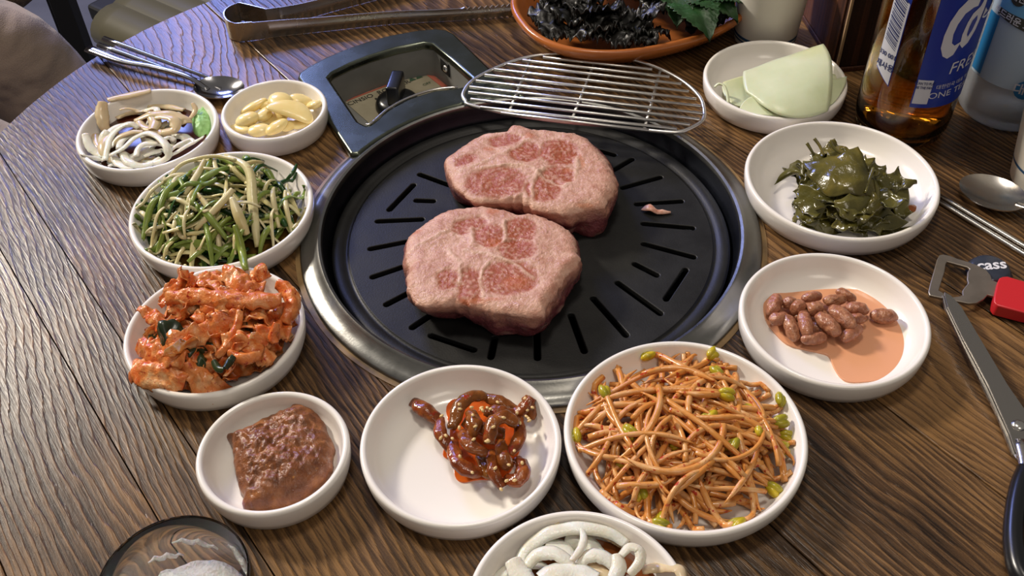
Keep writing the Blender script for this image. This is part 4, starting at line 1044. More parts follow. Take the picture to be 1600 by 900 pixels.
kpiece([(160, 480), (250, 510), (340, 540), (430, 560)], .0160, 'pale orange kimchi leaf at the left of the heap', [.020, .026, .029, .030], .002, .9, .2, .003)
kpiece([(420, 620), (500, 680), (560, 740), (600, 700)], .0150, 'kimchi leaf drooping at the front middle', [.026, .023, .018, .020], .002, 1.2, 0, .003)
kpiece([(630, 490), (720, 470), (790, 520), (760, 560)], .0120, 'knobbly kimchi leaf right of the middle', [.031, .033, .030, .027], .0026, 1, 0, .003)
kpiece([(670, 560), (760, 590), (850, 570)], .0060, 'short yellowish kimchi stem at the front right', [.029, .029, .027], .003, .8, 0, .0008)
kpiece([(820, 420), (920, 400), (1030, 430)], .0130, 'crumpled kimchi leaf at the right of the heap', [.031, .030, .024], .002, 1, .2, .003)
kpiece([(940, 390), (920, 450), (940, 510)], .0052, 'pale kimchi rib standing at the right', [.034, .031, .027], .0022, .8, 0, .0008)
kpiece([(820, 530), (880, 560), (940, 600)], .0110, 'red-tipped kimchi leaf at the front right rim', [.027, .024, .020], .0018, .9, .2, .002)
kpiece([(500, 300), (600, 290), (740, 300)], .0080, 'shaded kimchi leaf under the long stem', [.034, .035, .035], .002, .9, .1, .002)
for i, L_p in enumerate(([(575, 610), (600, 650), (635, 660)], [(640, 655), (665, 610), (690, 580)])):
    kpiece(L_p, .0040, 'curled dark green chive on the kimchi, '+('left arm' if i == 0 else 'right arm'), [.031, .030, .031], .0012, .8, 0, .0002, M['kgreen'])

# --- soybean paste
def lump(name, key, outline, H, mat, label, cat, seed=0, pw=.35, amp=.0018, cdx=(0, 0), n=150, m=50, base=.0032, f1=140, f2=420):
    P = [(p.x, p.y) for p in outline]; c = Vector((sum(p[0] for p in P)/len(P)+cdx[0], sum(p[1] for p in P)/len(P)+cdx[1], 0)); L = smooth_loop(P, n); V = []; F = []
    for j in range(m+1):
        q = j/m
        for i in range(n):
            x, y = c.x+(L[i][0]-c.x)*q, c.y+(L[i][1]-c.y)*q; s_ = max(0, 1-q**2.2)**pw
            nz = noise.noise(Vector((x*f1, y*f1, seed)))+.6*noise.noise(Vector((x*f2, y*f2, seed+2)))
            w = noise.noise_vector(Vector((x*300, y*300, q*4)))*amp*.6*q
            V.append(Vector((x+w.x, y+w.y, base+H*s_*(1+.28*noise.noise(Vector((x*60, y*60, seed+5))))+amp*nz*s_)))
    for j in range(m):
        for i in range(n): F.append((j*n+i, (j+1)*n+i, (j+1)*n+(i+1) % n, j*n+(i+1) % n))
    F.append(tuple(m*n+i for i in range(n)))
    o = mk(name, V, F, mat, None, (c.x, c.y, base)); return tag(o, label, cat)
pz = .008
ol = [at(u/2.812+100, v/2.812+580, pz) for u, v in [(712, 280), (780, 262), (840, 232), (900, 195), (960, 178), (1040, 145), (1120, 182), (1160, 260), (1188, 340), (1170, 440), (1080, 540), (980, 590), (870, 608), (790, 600), (785, 540), (755, 470), (745, 400), (740, 330)]]
M['paste'] = speck('soybean_paste', [(.25, rgb(92, 50, 28)), (.5, rgb(128, 76, 44)), (.75, rgb(164, 106, 62))], 170, .32, .0010, 420, spots=(rgb(196, 132, 66), .66, 330), detail=5, rand=None)
lump('soybean_paste', 'paste', ol, .0140, M['paste'], 'lump of chunky brown soybean paste in the small dish', 'paste', 3, .33, .0022)
# --- wasabi
M['wasabi'] = speck('wasabi', [(.3, rgb(120, 176, 92)), (.7, rgb(160, 206, 132))], 200, .45, .0005, 500)
wq = .010; ol = [at(u/5.625+110, v/5.625+130, wq) for u, v in [(1190, 165), (1238, 230), (1240, 330), (1215, 400), (1150, 460), (1090, 440), (1060, 380), (1050, 300), (1090, 240), (1150, 210)]]
lump('wasabi', 'onion', ol, .0105, M['wasabi'], 'light green dab of wasabi at the right of the onion dish', 'wasabi', 8, .4, .0012, n=70, m=20)

# --- sauces
M['soy'] = plain('soy_sauce', rgb(66, 32, 20), .16)
M['soy2'] = plain('soy_vinegar', rgb(132, 74, 36), .14)
M['syrup'] = plain('peach_syrup', rgb(222, 160, 122), .12)
M['oil'] = speck('chili_oil', [(.3, rgb(206, 60, 14)), (.7, rgb(224, 112, 40))], 60, .1, 0)
for key, mt, lb_, rr in (('onion', 'soy', 'dark soy sauce pooled in the far left onion dish', .84), ('onion2', 'soy2', 'amber soy sauce pooled in the onion dish at the bottom edge', .86)):
    cx, cy, r = DISH[key]; o = mk('soy_sauce', *lathe([(.0001, .0036), (r*.74, .0036), (r*rr-.002, .0078), (r*rr-.0026, .0080), (.0001, .0079)], Vector((cx, cy, 0)), 72), M[mt], None, (cx, cy, .0036), auto=60); tag(o, lb_, 'sauce')
cx, cy, r = DISH['scallion']; o = mk('dressing', *lathe([(.0001, .0036), (r*.72, .0036), (r*.80, .0060), (.0001, .0062)], Vector((cx, cy, 0)), 72), plain('dressing', rgb(92, 66, 30), .1), None, (cx, cy, .0036), auto=60); tag(o, 'brown dressing pooled under the scallion salad', 'sauce')
ol = [at(u/5.625+1180, v/5.625+440, .0042) for u, v in [(72, 200), (110, 115), (300, 100), (600, 70), (900, 72), (1090, 130), (1250, 260), (1330, 450), (1335, 640), (1260, 790), (1120, 862), (960, 885), (820, 882), (745, 835), (690, 750), (645, 655), (560, 622), (420, 592), (270, 545), (130, 400), (80, 300)]]
puddle('peanut_syrup', 'peanut', smooth_loop([(p.x, p.y) for p in ol], 90), .0046, M['syrup'], 'peach-coloured syrup pooled around the braised peanuts', 'sauce')
ol = [at(u/2.572+540, v/2.572+550, .004) for u, v in [(405, 220), (470, 175), (600, 160), (695, 212), (720, 300), (690, 420), (640, 500), (530, 512), (470, 522), (440, 500), (430, 440), (390, 410), (420, 330)]]
puddle('chili_oil', 'chili', smooth_loop([(p.x, p.y) for p in ol], 60), .0040, M['oil'], 'orange oil stain under the pickled chilies', 'sauce', .0003)

# --- onions
t = NT('onion_flesh'); tc = t.n('ShaderNodeTexCoord'); oi = t.n('ShaderNodeObjectInfo'); n1 = t.noise(tc.outputs['Object'], 120, 3, .6, w=t.math('MULTIPLY', oi.outputs['Random'], 30.)); t.bump(t.noise(tc.outputs['Object'], 900, 2), .0002)
M['onion'] = t.set(Base_Color=t.ramp(n1, [(.3, rgb(232, 222, 200)), (.7, rgb(246, 242, 234))]), Roughness=.2, Subsurface_Weight=.2, Subsurface_Scale=.004, Transmission_Weight=.10, IOR=1.36)
M['onion_tan'] = plain('onion_soaked', rgb(222, 198, 160), .22, Subsurface_Weight=.2, Subsurface_Scale=.004, Transmission_Weight=.15, IOR=1.36)
def onions(key, L, s, ox, oy, place):
    for i, (pts, w, z, mt, roll) in enumerate(L):
        zs = z if isinstance(z, (list, tuple)) else [z]*len(pts)
        P = fix(key, [at(a/s+ox, b/s+oy, zz) for (a, b), zz in zip(pts, zs)], .001); ww = w/s/1587*hypot(P[0].y, HC)*1.8
        o = mk('onion_slice', *strip(catmull(P, 34), lambda t_: ww*(.62+.38*sin(pi*(.05+.9*t_)))*(1+.12*noise.noise(Vector((t_*9, i, 0)))), .0007, .35, roll*.6, i, .0006, 120, 5), M[mt], None, P[0])
        tag(o, ('tan soy-soaked' if mt == 'onion_tan' else 'white')+' curved onion slice in the '+place, 'onion', ('tan' if mt == 'onion_tan' else 'white')+' onion slices in the '+place)
W_, T_ = 'onion', 'onion_tan'
onions('onion', [
 ([(350, 215), (500, 175), (620, 150), (730, 125)], 60, .011, T_, .3), ([(400, 300), (520, 250), (650, 240), (760, 250)], 50, .010, T_, .3), ([(680, 200), (850, 195), (1000, 230)], 40, .010, T_, .2),
 ([(285, 160), (275, 230), (290, 330), (320, 410)], 62, [.024, .021, .017, .012], T_, .5), ([(220, 440), (230, 520), (290, 600)], 50, .010, T_, .2),
 ([(130, 440), (170, 540), (230, 600), (290, 640)], 48, [.018, .015, .013, .012], W_, .4), ([(100, 625), (190, 640), (285, 665)], 40, [.0185, .014, .011], W_, .3),
 ([(560, 320), (700, 260), (860, 250), (1000, 300), (1030, 350)], 70, [.015, .018, .019, .017, .015], T_, .5), ([(740, 300), (830, 280), (920, 320), (900, 400), (800, 430)], 55, [.018, .020, .020, .018, .016], T_, .3), ([(600, 330), (640, 380), (760, 410), (860, 430)], 55, .016, T_, .2),
 ([(700, 250), (740, 320), (720, 400)], 60, .018, T_, .2),
 ([(295, 680), (305, 570), (350, 450), (440, 370), (530, 345), (605, 385)], 52, [.012, .015, .017, .019, .020, .018], W_, .5),
 ([(350, 560), (420, 470), (540, 420), (640, 420)], 44, [.014, .017, .019, .019], T_, .4),
 ([(340, 630), (450, 570), (560, 470), (680, 430), (790, 480), (850, 560), (845, 640), (760, 690), (640, 690)], 42, [.015, .018, .021, .022, .022, .021, .018, .014, .012], W_, .4),
 ([(375, 625), (420, 690), (500, 730), (560, 735)], 46, .013, W_, .3), ([(460, 600), (500, 670), (590, 710), (700, 700), (780, 650)], 52, [.016, .015, .014, .013, .013], W_, .3),
 ([(570, 640), (590, 570), (660, 520), (760, 510), (860, 470), (920, 500)], 44, [.017, .018, .019, .019, .018, .016], W_, .3),
 ([(640, 640), (720, 600), (800, 590)], 40, .015, W_, .2), ([(860, 600), (950, 530), (1050, 490), (1090, 520)], 26, .016, W_, .2), ([(860, 640), (980, 570), (1090, 510), (1170, 465)], 30, [.014, .015, .016, .019], W_, .3),
 ([(1075, 175), (1095, 230), (1050, 310)], 26, [.018, .016, .014], T_, .2), ([(330, 730), (400, 700), (450, 700)], 22, .010, W_, .1)], 5.625, 110, 130, 'far left dish')
onions('onion2', [
 ([(385, 470), (430, 370), (560, 265), (700, 225), (860, 225), (1000, 260), (1100, 330)], 62, [.012, .013, .015, .016, .016, .015, .013], W_, .25),
 ([(470, 330), (540, 270), (650, 230)], 60, .010, T_, .2), ([(950, 260), (1040, 290), (1090, 340)], 60, .012, T_, .2),
 ([(430, 480), (500, 405), (600, 385), (680, 420), (745, 475)], 60, [.014, .016, .017, .017, .016], W_, .2), ([(760, 470), (830, 410), (900, 400), (980, 440), (1050, 520)], 60, [.016, .017, .017, .016, .015], W_, .2),
 ([(340, 430), (400, 530), (470, 610)], 80, .016, W_, .1), ([(560, 330), (660, 350), (740, 430)], 72, .013, W_, .2), ([(800, 200), (805, 330), (730, 450)], 28, [.016, .018, .018], W_, .3),
 ([(700, 270), (820, 320), (910, 400)], 80, .0125, W_, .2), ([(1050, 410), (1110, 350), (1180, 370), (1180, 450), (1110, 540)], 42, [.018, .019, .019, .018, .016], W_, .5),
 ([(1030, 400), (1045, 480), (1000, 560)], 54, .018, W_, .3), ([(520, 560), (620, 520), (760, 510), (900, 560)], 90, .018, W_, .2), ([(780, 520), (860, 480), (960, 520), (1000, 600)], 50, .014, T_, .2),
 ([(1190, 500), (1300, 485), (1420, 520), (1460, 580)], 50, [.012, .012, .014, .016], T_, .3), ([(300, 560), (420, 620), (560, 640)], 70, .012, W_, .2), ([(650, 620), (800, 610), (1000, 640)], 70, .014, W_, .2), ([(1080, 560), (1180, 600), (1240, 680)], 60, .011, T_, .2)], 4.2105, 720, 770, 'dish at the bottom edge')

def onion_fill(key, n, zlo, zhi, seed, place, mt='onion'):
    random.seed(seed); cx, cy, r = DISH[key]
    for i in range(n):
        a = rnd(0, 6.3); q = sqrt(rnd(0, 1))*.5; mx, my = cx+r*q*cos(a), cy+r*q*sin(a); R_ = rnd(.009, .020); a0_ = rnd(0, 6.3); sp = rnd(1.2, 3.2); z = rnd(zlo, zhi); P = []
        for j in range(12):
            b = a0_+sp*j/11; x, y = mx+R_*cos(b), my+R_*sin(b)*rnd(.97, 1.03); d = hypot(x-cx, y-cy)
            if d > r*.86: x, y = cx+(x-cx)*r*.86/d, cy+(y-cy)*r*.86/d
            P.append(Vector((x, y, z+.002*sin(j*.5+i))))
        P = fix(key, P, .001); w = rnd(.0055, .0080); m_ = mt if i % 3 else 'onion_tan'
        o = mk('onion_slice', *strip(catmull(P, 30), lambda t_: w*(.6+.4*sin(pi*(.05+.9*t_))), .0007, .3, rnd(-.5, .5), i+50, .0006, 120, 5), M[m_], None, P[0])
        tag(o, ('tan soy-soaked' if m_ == 'onion_tan' else 'white')+' curved onion slice in the '+place, 'onion', ('tan' if m_ == 'onion_tan' else 'white')+' onion slices in the '+place)
onion_fill('onion', 20, .0085, .0150, 3, 'far left dish'); onion_fill('onion2', 18, .0085, .0125, 4, 'dish at the bottom edge')
# --- garlic
M['garlic'] = speck('garlic', [(.3, rgb(232, 206, 132)), (.7, rgb(244, 226, 166))], 60, .25, .0001, 300, sss=.15)
def gl_(u, v, z, lx, ly, lz, rot, tilt, label, bendk=0, seed=0):
    c = at(u/7.2+340, v/7.2+115, z); fn = (lambda p, n_: Vector((p.x, p.y+bendk*p.x*p.x*18, p.z))) if bendk else None
    o = mk('garlic_slice', *blob(c, lx, ly, lz, radians(rot), radians(tilt), seed, .0004, 200, 3, fn), M['garlic'], None, c); tag(o, label, 'garlic')
gl_(850, 400, .0165, .0170, .0085, .0030, -18, 12, 'largest garlic slice, kidney-shaped, on top at the right of the garlic dish', -1.2, 1)
gl_(710, 300, .0165, .0085, .0090, .0034, 20, 10, 'round garlic slice joined behind the largest slice', 0, 2)
gl_(335, 520, .0130, .0085, .0064, .0045, 15, -10, 'plump oval garlic clove half at the left of the garlic dish', 0, 3)
gl_(530, 460, .0125, .0085, .0048, .0035, 70, 5, 'crescent garlic slice left of the middle of the garlic dish', 1.5, 4)
gl_(410, 370, .0115, .0105, .0038, .0030, 25, -15, 'thin garlic slice at the back left of the garlic dish', 0, 5)
gl_(550, 350, .0110, .0075, .0045, .0030, 10, 0, 'small garlic slice behind the crescent slice', 0, 6)
gl_(940, 300, .0125, .0085, .0060, .0030, 0, 20, 'round garlic slice at the back right of the garlic dish', 0, 7)
gl_(1090, 350, .0130, .0075, .0060, .0030, -60, -30, 'garlic slice leaning on the right wall of the garlic dish', 0, 8)
gl_(470, 635, .0105, .0085, .0062, .0035, 0, 0, 'flat garlic slice at the front of the garlic dish', 0, 9)
gl_(665, 600, .0125, .0090, .0052, .0032, 40, -10, 'pointed garlic slice at the front middle of the garlic dish', 0, 10)
gl_(800, 590, .0095, .0075, .0040, .0030, 60, 10, 'small garlic slice at the front right, under the largest', 0, 11)
gl_(260, 620, .0095, .0100, .0042, .0028, -35, -10, 'garlic slice along the front left wall of the garlic dish', 0, 12)
gl_(920, 570, .0085, .0080, .0045, .0025, 10, 0, 'garlic slice low at the right front, mostly hidden', 0, 13)
gl_(620, 480, .0085, .0110, .0080, .0030, 0, 0, 'garlic slice at the middle, underneath the others', 0, 14)

# --- peanuts
M['peanut'] = speck('braised_peanut', [(.3, rgb(112, 64, 44)), (.5, rgb(158, 104, 74)), (.75, rgb(196, 144, 106))], 240, .22, .0009, 420, dist=1.2, rand=rgb(166, 104, 80))
pn = [(170, 205, 100, 66, 55), (305, 190, 70, 60, 0), (375, 225, 75, 70, 20), (495, 135, 100, 52, 12), (530, 240, 70, 68, 0), (215, 330, 95, 64, 10), (315, 405, 108, 62, -78), (440, 370, 118, 64, 82), (640, 375, 122, 72, -50), (700, 165, 108, 56, 5), (800, 120, 88, 50, -30), (900, 240, 100, 62, -10), (900, 325, 75, 52, 0), (760, 315, 132, 80, -58), (520, 500, 125, 56, 10), (850, 455, 120, 58, 28), (560, 400, 90, 60, 0), (420, 290, 80, 60, 0)]
for i, (u, v, a, b, ang) in enumerate(pn):
    z = .0098 if i not in (4, 8, 13, 7) else .0120
    if i in (16, 17): z = .0070
    s = 5.625*2855; R = radians(ang); R2 = atan2(sin(R)/.72, cos(R)); ln = a/s*hypot(cos(R), sin(R)/.76)
    c = at(u/5.625+1180, v/5.625+440, z)
    o = mk('peanut', *blob(c, ln, b/s*1.05, b/s*1.0, R2, rnd(-.2, .2), i, .0007, 330, 4, lambda p, n_: Vector((p.x, p.y*(1-.10*cos(n_.x*3)), p.z))), M['peanut'], None, c)
    tag(o, 'braised brown peanut in the pile', 'peanut', 'braised peanuts in the pile')
c = at(1130/5.625+1180, 303/5.625+440, .0085); o = mk('peanut', *blob(c, .0076, .0046, .0042, radians(-6), 0, 40, .0005, 300, 4), M['peanut'], None, c); tag(o, 'single peanut lying apart at the right of the syrup', 'peanut')

# --- pickled chilies
M['chili'] = speck('pickled_chili', [(.25, rgb(74, 26, 12)), (.5, rgb(120, 54, 20)), (.75, rgb(170, 96, 40))], 150, .17, .0005, 400, spots=(rgb(146, 34, 14), .60, 200), rand=rgb(120, 84, 30))
M['sesame'] = plain('sesame', rgb(222, 190, 130), .4)
ch = [([(270, 205), (320, 235), (385, 285)], 44, .011), ([(378, 265), (385, 335), (430, 400)], 36, .012), ([(430, 360), (445, 430), (500, 478), (550, 478)], 40, .013), ([(430, 310), (455, 225), (500, 180), (570, 180)], 40, .014),
 ([(540, 175), (620, 200), (690, 235)], 36, .012), ([(660, 250), (710, 235), (750, 220)], 38, .011), ([(720, 200), (745, 230), (745, 270)], 30, .012), ([(690, 290), (640, 260), (590, 290), (575, 370)], 42, .021), ([(470, 320), (500, 375), (570, 405)], 38, .018),
 ([(590, 400), (590, 470), (630, 545)], 34, .013), ([(700, 270), (695, 350), (660, 410)], 36, .015), ([(640, 510), (690, 515), (715, 470), (690, 430)], 40, .012), ([(560, 240), (620, 240), (680, 250)], 36, .018), ([(540, 420), (570, 480), (590, 500)], 36, .010), ([(620, 360), (640, 430), (660, 470)], 40, .014), ([(480, 280), (560, 310), (640, 330)], 44, .013), ([(500, 240), (520, 290), (500, 340)], 38, .018)]
for i, (pts, w, z) in enumerate(ch):
    P = [at(a/2.572+540, b/2.572+550, z-(.003 if k in (0, len(pts)-1) else 0)) for k, (a, b) in enumerate(pts)]; P = fix('chili', P, .0030); R0 = w*.5/2.572/3130*1.5
    V, F = tube(catmull(P, 20), lambda t_, R0=R0: R0*(.35+.65*sin(pi*(.12+.78*t_))**.6), 12, .66); V = [v+noise.noise_vector(v*260)*.0009 for v in V]
    o = mk('chili_piece', V, F, M['chili'], None, P[0])
    if i == 0: tag(o, 'pickled chili tip pointing left, away from the pile', 'chili')
    elif i == 7: tag(o, 'hooked olive-brown chili ring on top of the pile', 'chili')
    else: tag(o, 'glossy dark red pickled chili piece in the pile', 'chili', 'pickled chili pieces in the pile')
V, F = [], []
for i in range(46):
    pts, w, z = random.choice(ch[1:]); k = random.randrange(len(pts)); a, b = pts[k]; c = at((a+rnd(-22, 22))/2.572+540, (b+rnd(-18, 18))/2.572+550, z+.0026); V, F = join((V, F), blob(c, .0014, .0009, .0006, rnd(0, 6), rnd(-.5, .5), 0, 0, 1, 1))
o = mk('sesame_seeds', V, F, M['sesame'], None, at(770, 690, .01)); tag(o, 'tiny sesame seeds sprinkled over the pickled chilies', 'seeds', None, 'stuff')

# --- radish sheets
M['radish'] = speck('radish_sheet', [(.3, rgb(206, 214, 172)), (.7, rgb(222, 227, 194))], 40, .34, .0002, 200, sss=.25, Transmission_Weight=.12)
def net(rows, s=5.808, ox=1090, oy=60): return [[at(u/s+ox, v/s+oy, z) for u, v, z in r_] for r_ in rows]
def sheet(rows, label, th=.0009, amp=.0006, f=60, mat='radish', nm='radish_sheet', cat='radish', seed=0, **k):
    N = net(rows, **k); o = mk(nm, *bez(N, 22, 22, th, amp, f, seed), M[mat], None, N[0][0]); return tag(o, label, cat)
sheet([[(230, 400, .010), (500, 300, .009), (900, 250, .009), (1250, 330, .014)], [(200, 480, .010), (500, 450, .006), (900, 450, .006), (1300, 430, .014)], [(260, 560, .012), (500, 560, .006), (900, 560, .006), (1270, 520, .014)], [(330, 600, .013), (560, 680, .012), (900, 700, .013), (1180, 620, .014)]], 'pale green radish sheet lowest in its dish, showing at the left')
sheet([[(1000, 420, .020), (1120, 390, .022), (1250, 370, .021), (1355, 345, .0205)], [(980, 520, .018), (1100, 500, .020), (1230, 460, .020), (1350, 420, .019)], [(960, 600, .016), (1080, 590, .017), (1180, 560, .017), (1300, 520, .017)], [(930, 690, .014), (1040, 680, .014), (1120, 650, .014), (1230, 590, .015)]], 'pale green radish sheet whose corner pokes right over the rim', seed=3)
sheet([[(380, 640, .0145), (450, 520, .019), (520, 505, .020), (620, 560, .018)], [(400, 660, .014), (500, 560, .018), (600, 560, .020), (720, 600, .018)], [(450, 680, .014), (560, 620, .017), (700, 620, .018), (820, 650, .017)], [(520, 700, .014), (640, 700, .015), (780, 710, .015), (900, 705, .015)]], 'lower fold of a pale green radish sheet at the front of its dish', seed=5)
sheet([[(415, 305, .020), (640, 215, .020), (960, 110, .024), (1145, 50, .029)], [(395, 400, .020), (680, 330, .025), (950, 260, .030), (1235, 160, .030)], [(430, 520, .020), (680, 560, .026), (930, 560, .030), (1260, 420, .026)], [(480, 500, .018), (620, 700, .020), (900, 790, .017), (1180, 660, .018)]], 'large pale green radish sheet folded on top of its dish', amp=.0005)
P = [at(u/5.808+1090, v/5.808+60, z) for u, v, z in [(150, 440, .017), (190, 410, .019), (240, 425, .019), (270, 490, .017), (285, 590, .015)]]
o = mk('radish_sheet', *strip(catmull(P, 20), .0026, .0012, .5, .8), M['radish'], None, P[0]); tag(o, 'curled white edge of radish at the left of its dish', 'radish')

# --- seaweed
M['seaweed'] = speck('seaweed', [(.3, rgb(60, 56, 22)), (.55, rgb(92, 84, 34)), (.8, rgb(132, 114, 50))], 70, .2, .0005, 240, rand=rgb(84, 84, 40), Coat_Weight=.25)
random.seed(8)
key = 'seaweed'; cx, cy, r = DISH[key]; s = 4.738
def SW(u, v): return (u/s+1190, v/s+190)
poly = [SW(*p) for p in [(340, 160), (500, 150), (600, 240), (720, 190), (800, 350), (880, 470), (1060, 490), (1090, 560), (1060, 740), (960, 790), (700, 810), (500, 790), (330, 740), (240, 700), (260, 560), (270, 450), (290, 330), (350, 260)]]
cc_ = (sum(p[0] for p in poly)/len(poly), sum(p[1] for p in poly)/len(poly)); k_ = 0; i = 0
while k_ < 64 and i < 900:
    i += 1; u, v = rnd(1210, 1425), rnd(215, 352)
    if not inside((cc_[0]+(u-cc_[0])*1.2, cc_[1]+(v-cc_[1])*1.25), poly): continue
    lay = k_/64; dd = min(1, hypot((u-cc_[0])/95, (v-cc_[1])/62)); z = .006+.024*(1-dd*dd)*(.15+.85*lay)
    c = at(u, v, z)
    o = mk('seaweed_piece', *bez(ctrlnet(c, rnd(.012, .020), rnd(.016, .030), rnd(0, 6.3), rnd(-.3, .6), 0, (rnd(-.35, .35), rnd(-.35, .35)), .3), 16, 16, .0006, .0034, 190, k_), M['seaweed'], None, c)
    V_ = o.data.vertices
    for q in V_:
        w = q.co+POS[o]; zz = dsurf(key, w.x, w.y)+.0006
        if w.z < zz: q.co.z += zz-w.z
    tag(o, 'small crumpled olive seaweed scrap in the pile', 'seaweed', 'seaweed scraps in the pile'); k_ += 1
kw = dict(s=s, ox=1190, oy=190, mat='seaweed', nm='seaweed_piece', cat='seaweed')
sheet([[(300, 290, .026), (450, 290, .032), (600, 250, .036), (715, 180, .040)], [(330, 380, .028), (480, 400, .034), (640, 330, .038), (760, 260, .038)], [(400, 450, .028), (540, 470, .033), (680, 430, .036), (800, 380, .033)], [(480, 560, .025), (600, 560, .029), (720, 520, .030), (870, 560, .025)]], 'broad olive seaweed sheet forming the peak of the pile', .0008, .0022, 110, seed=2, **kw)
sheet([[(540, 580, .027), (640, 520, .030), (760, 500, .030), (860, 420, .029)], [(520, 640, .025), (660, 600, .028), (780, 580, .027), (880, 540, .024)], [(560, 700, .020), (680, 700, .023), (800, 680, .021), (890, 640, .018)], [(640, 740, .015), (720, 760, .015), (820, 740, .013), (900, 700, .013)]], 'wrinkled seaweed sheet on the front slope of the pile', .0008, .0026, 120, seed=4, **kw)
sheet([[(860, 500, .018), (940, 480, .019), (1030, 475, .018), (1085, 500, .016)], [(900, 540, .015), (960, 560, .016), (1050, 560, .015), (1100, 570, .013)], [(960, 620, .011), (1000, 640, .011), (1050, 640, .010), (1080, 640, .009)], [(1000, 700, .008), (1020, 720, .008), (1040, 720, .007), (1060, 700, .007)]], 'pale-edged seaweed fold at the right of the pile', .0008, .0008, 100, seed=6, **kw)
sheet([[(700, 790, .010), (760, 740, .013), (860, 680, .015), (940, 640, .016)], [(800, 800, .009), (860, 760, .012), (940, 720, .013), (980, 690, .013)], [(900, 800, .008), (950, 780, .009), (1000, 750, .010), (1030, 720, .010)], [(960, 800, .009), (1010, 790, .009), (1060, 765, .009), (1085, 745, .009)]], 'dark seaweed flap at the front right of the pile', .0008, .0008, 100, seed=7, **kw)
sheet([[(95, 470, .010), (115, 420, .012), (150, 370, .013), (200, 345, .013)], [(130, 450, .010), (150, 410, .012), (190, 370, .014), (240, 350, .015)], [(170, 420, .010), (190, 400, .012), (220, 370, .014), (270, 360, .016)], [(200, 400, .010), (230, 390, .011), (260, 390, .013), (290, 380, .016)]], 'seaweed tail reaching out to the left of the pile', .0008, .0006, 100, seed=8, **kw)
sheet([[(240, 700, .007), (270, 620, .012), (280, 540, .016), (300, 460, .020)], [(290, 730, .007), (330, 660, .013), (350, 580, .018), (360, 480, .023)], [(340, 760, .007), (390, 690, .014), (420, 600, .019), (430, 500, .024)], [(400, 780, .007), (450, 720, .013), (480, 640, .018), (490, 540, .023)]], 'seaweed sheet draped down the front left of the pile', .0008, .0018, 110, seed=9, **kw)
for i, (L_p, zz, nm) in enumerate([([(390, 125), (430, 180), (460, 250)], [.036, .033, .030], 'back left'), ([(505, 145), (530, 190), (590, 240)], [.034, .032, .030], 'back middle'), ([(335, 160), (360, 200), (390, 250)], [.032, .030, .027], 'far back left'), ([(830, 345), (800, 420), (770, 530)], [.034, .032, .029], 'right of the peak'), ([(545, 680), (590, 730), (690, 745)], [.021, .017, .014], 'front')]):
    P = [at(a/s+1190, b/s+190, z) for (a, b), z in zip(L_p, zz)]; o = mk('seaweed_strand', *tube(catmull(P, 14), lambda t_: .0011-.0003*t_, 7), M['seaweed'], None, P[0]); tag(o, 'thin seaweed strand sticking out at the '+nm, 'seaweed')

c = at(1427, 327, .0045)
o = mk('sauce_drop', *lathe([(.0001, .0007), (.0028, .0006), (.0042, .0)], Vector((c.x, c.y, dsurf('seaweed', c.x, c.y)+.0001)), 24), M['soy2'], None, c); tag(o, 'small brown sauce drop at the right inside of the seaweed dish', 'sauce')
# ------------------------------------------------------------------ beyond the table
FZ = -.74
flr = mk('floor', *rbox((0, 1.6, FZ-.01), 7, 7, .02), speck('floor_tile', [(.3, rgb(72, 74, 84)), (.7, rgb(92, 94, 104))], 5, .35, .0001, 60), None, (0, 1.6, FZ), smooth=False); flr['kind'] = 'structure'
M['wall'] = speck('wall_paint', [(.3, rgb(96, 78, 62)), (.7, rgb(110, 90, 72))], 3, .8, 0)
for nm_, c_, s_ in (('wall_back', (0, 4.6, .55), (7, .1, 2.56)), ('wall_left', (-3.45, 1.6, .55), (.1, 6, 2.56))):
    w_ = mk(nm_, *rbox(c_, *s_), M['wall'], None, c_, smooth=False); w_['kind'] = 'structure'
def clothmat(name, c1, c2_, sc, wr):
    t = NT(name); tc = t.n('ShaderNodeTexCoord'); mp = t.n('ShaderNodeMapping', i_Vector=tc.outputs['Object'], i_Scale=(1, .35, 1)); n1 = t.noise(mp.outputs[0], 9, 3, .5); n2 = t.noise(tc.outputs['Object'], 700, 2, .6)
    t.bump(t.math('ADD', t.math('MULTIPLY', n1, 1.), t.math('MULTIPLY', n2, .012)), wr); return t.set(Base_Color=t.mix(n2, c1, c2_), Roughness=.9, Sheen_Weight=.2)
# seated guest: one skinned body in beige clothes
guest = thing('person', 'person in beige clothes seated at the far left, only the lap in view', 'person', (-.95, .92, -.74))
def skin(name, pts, edges, rad, mat, parent, root=0, sub=2):
    me = bpy.data.meshes.new(name); org = POS[parent]; me.from_pydata([Vector(p)-org for p in pts], edges, []); me.materials.append(mat)
    o = bpy.data.objects.new(name, me); COL.objects.link(o); o.parent = parent; POS[o] = org
    md = o.modifiers.new('skin', 'SKIN'); md.use_smooth_shade = True
    if not me.skin_vertices: me.attributes
    bm = bmesh.new(); bm.from_mesh(me); ly = bm.verts.layers.skin.verify(); bm.verts.ensure_lookup_table()
    for i, v in enumerate(bm.verts): v[ly].radius = (rad[i], rad[i]) if not isinstance(rad[i], tuple) else rad[i]; v[ly].use_root = (i == root)
    bm.to_mesh(me); bm.free(); s = o.modifiers.new('sub', 'SUBSURF'); s.levels = sub; s.render_levels = sub; return o
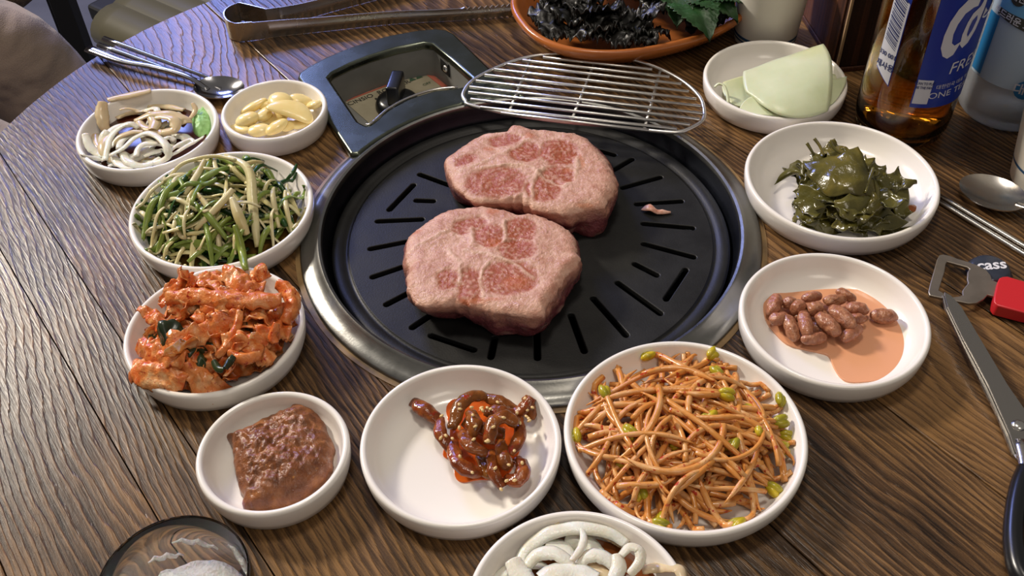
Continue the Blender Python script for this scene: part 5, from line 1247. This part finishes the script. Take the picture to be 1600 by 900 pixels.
G = [(-.98, .90, -.22), (-.98, .90, -.05), (-1.0, .90, .16), (-1.0, .90, .27), (-.99, .90, .36),      # pelvis..neck
     (-.80, .84, -.25), (-.53, .80, -.265), (-.46, .79, -.42), (-.46, .79, -.66), (-.36, .79, -.69),  # near leg
     (-.82, 1.04, -.23), (-.62, 1.12, -.245), (-.56, 1.12, -.42), (-.56, 1.12, -.66), (-.46, 1.12, -.69),
     (-1.0, .72, .22), (-.98, .66, .0), (-.80, .74, -.10), (-1.0, 1.08, .22), (-.98, 1.14, .0), (-.82, 1.10, -.08)]
GE = [(0, 1), (1, 2), (2, 3), (3, 4), (0, 5), (5, 6), (6, 7), (7, 8), (8, 9), (0, 10), (10, 11), (11, 12), (12, 13), (13, 14), (3, 15), (15, 16), (16, 17), (3, 18), (18, 19), (19, 20)]
GR_ = [.14, .14, .15, .10, .05, .15, .145, .10, .05, .045, .10, .08, .07, .05, .045, .06, .05, .035, .06, .05, .035]
skin('clothing', G, GE, GR_, clothmat('beige_cloth', rgb(134, 116, 104), rgb(158, 140, 126), 9, .05), guest)
hd_ = mk('head', *blob((-.97, .90, .47), .085, .075, .115, 0, 0, 1, .004, 20, 4, lambda p, n_: Vector((p.x+(.012 if abs(n_.y) < .18 and n_.x > .8 and abs(n_.z) < .25 else 0), p.y*(1-.15*max(0, -n_.z)), p.z))), plain('skin', rgb(206, 160, 132), .5), guest)
mk('hair', *blob((-.99, .90, .50), .090, .084, .105, 0, 0, 2, .006, 40, 4), plain('black_hair', rgb(28, 24, 22), .5), guest)
chair = thing('chair', 'chair with a fuzzy brown seat and a black metal leg, behind the seated person', 'chair', (-.83, 1.42, FZ))
lx, ly_ = at(94, -10, -.34).x, at(94, -10, -.34).y
mk('seat', *blob((lx-.24, ly_+.10, -.33), .235, .225, .05, 0, 0, 3, .012, 12, 5, lambda p, n_: Vector((math.copysign(abs(n_.x)**.5, n_.x)*.21, math.copysign(abs(n_.y)**.5, n_.y)*.19, p.z))), speck('fuzzy_brown', [(.3, rgb(70, 56, 44)), (.7, rgb(120, 100, 84))], 90, .95, .004, 240), chair)
for dx, dy in ((0, 0), (-.42, 0), (-.15, .30), (-.42, .30)):
    mk('leg', *rbox((lx+dx, ly_+dy, (FZ-.34)/2), .030, .030, .40, 0, .003), M['soot'], chair, smooth=False)
mk('leg_rail', *rbox((lx-.285, ly_+.30, -.32), .26, .02, .02), M['soot'], chair, smooth=False)
bench = thing('padded_bench', 'olive ribbed padded bench on the floor, beyond the table corner', 'bench', at(250, 30, FZ))
bdir = (at(330, -20, -.66)-at(180, 62, -.66)).normalized()
for i in range(4):
    c0 = at(206+i*26, 52-i*19, -.66); nn_ = Vector((-bdir.y, bdir.x, 0))
    mk('cushion_roll', *tube([c0-nn_*.16+nn_*.22*j/6 for j in range(7)], .055, 20, .8), plain('olive_vinyl' if i == 0 else 'olive_vinyl', rgb(88, 84, 66), .3), bench)
mk('bench_base', *rbox(tuple(at(262, 8, -.70)), .24, .24, .04, atan2(bdir.y, bdir.x), .01), M['soot'], bench, smooth=False)
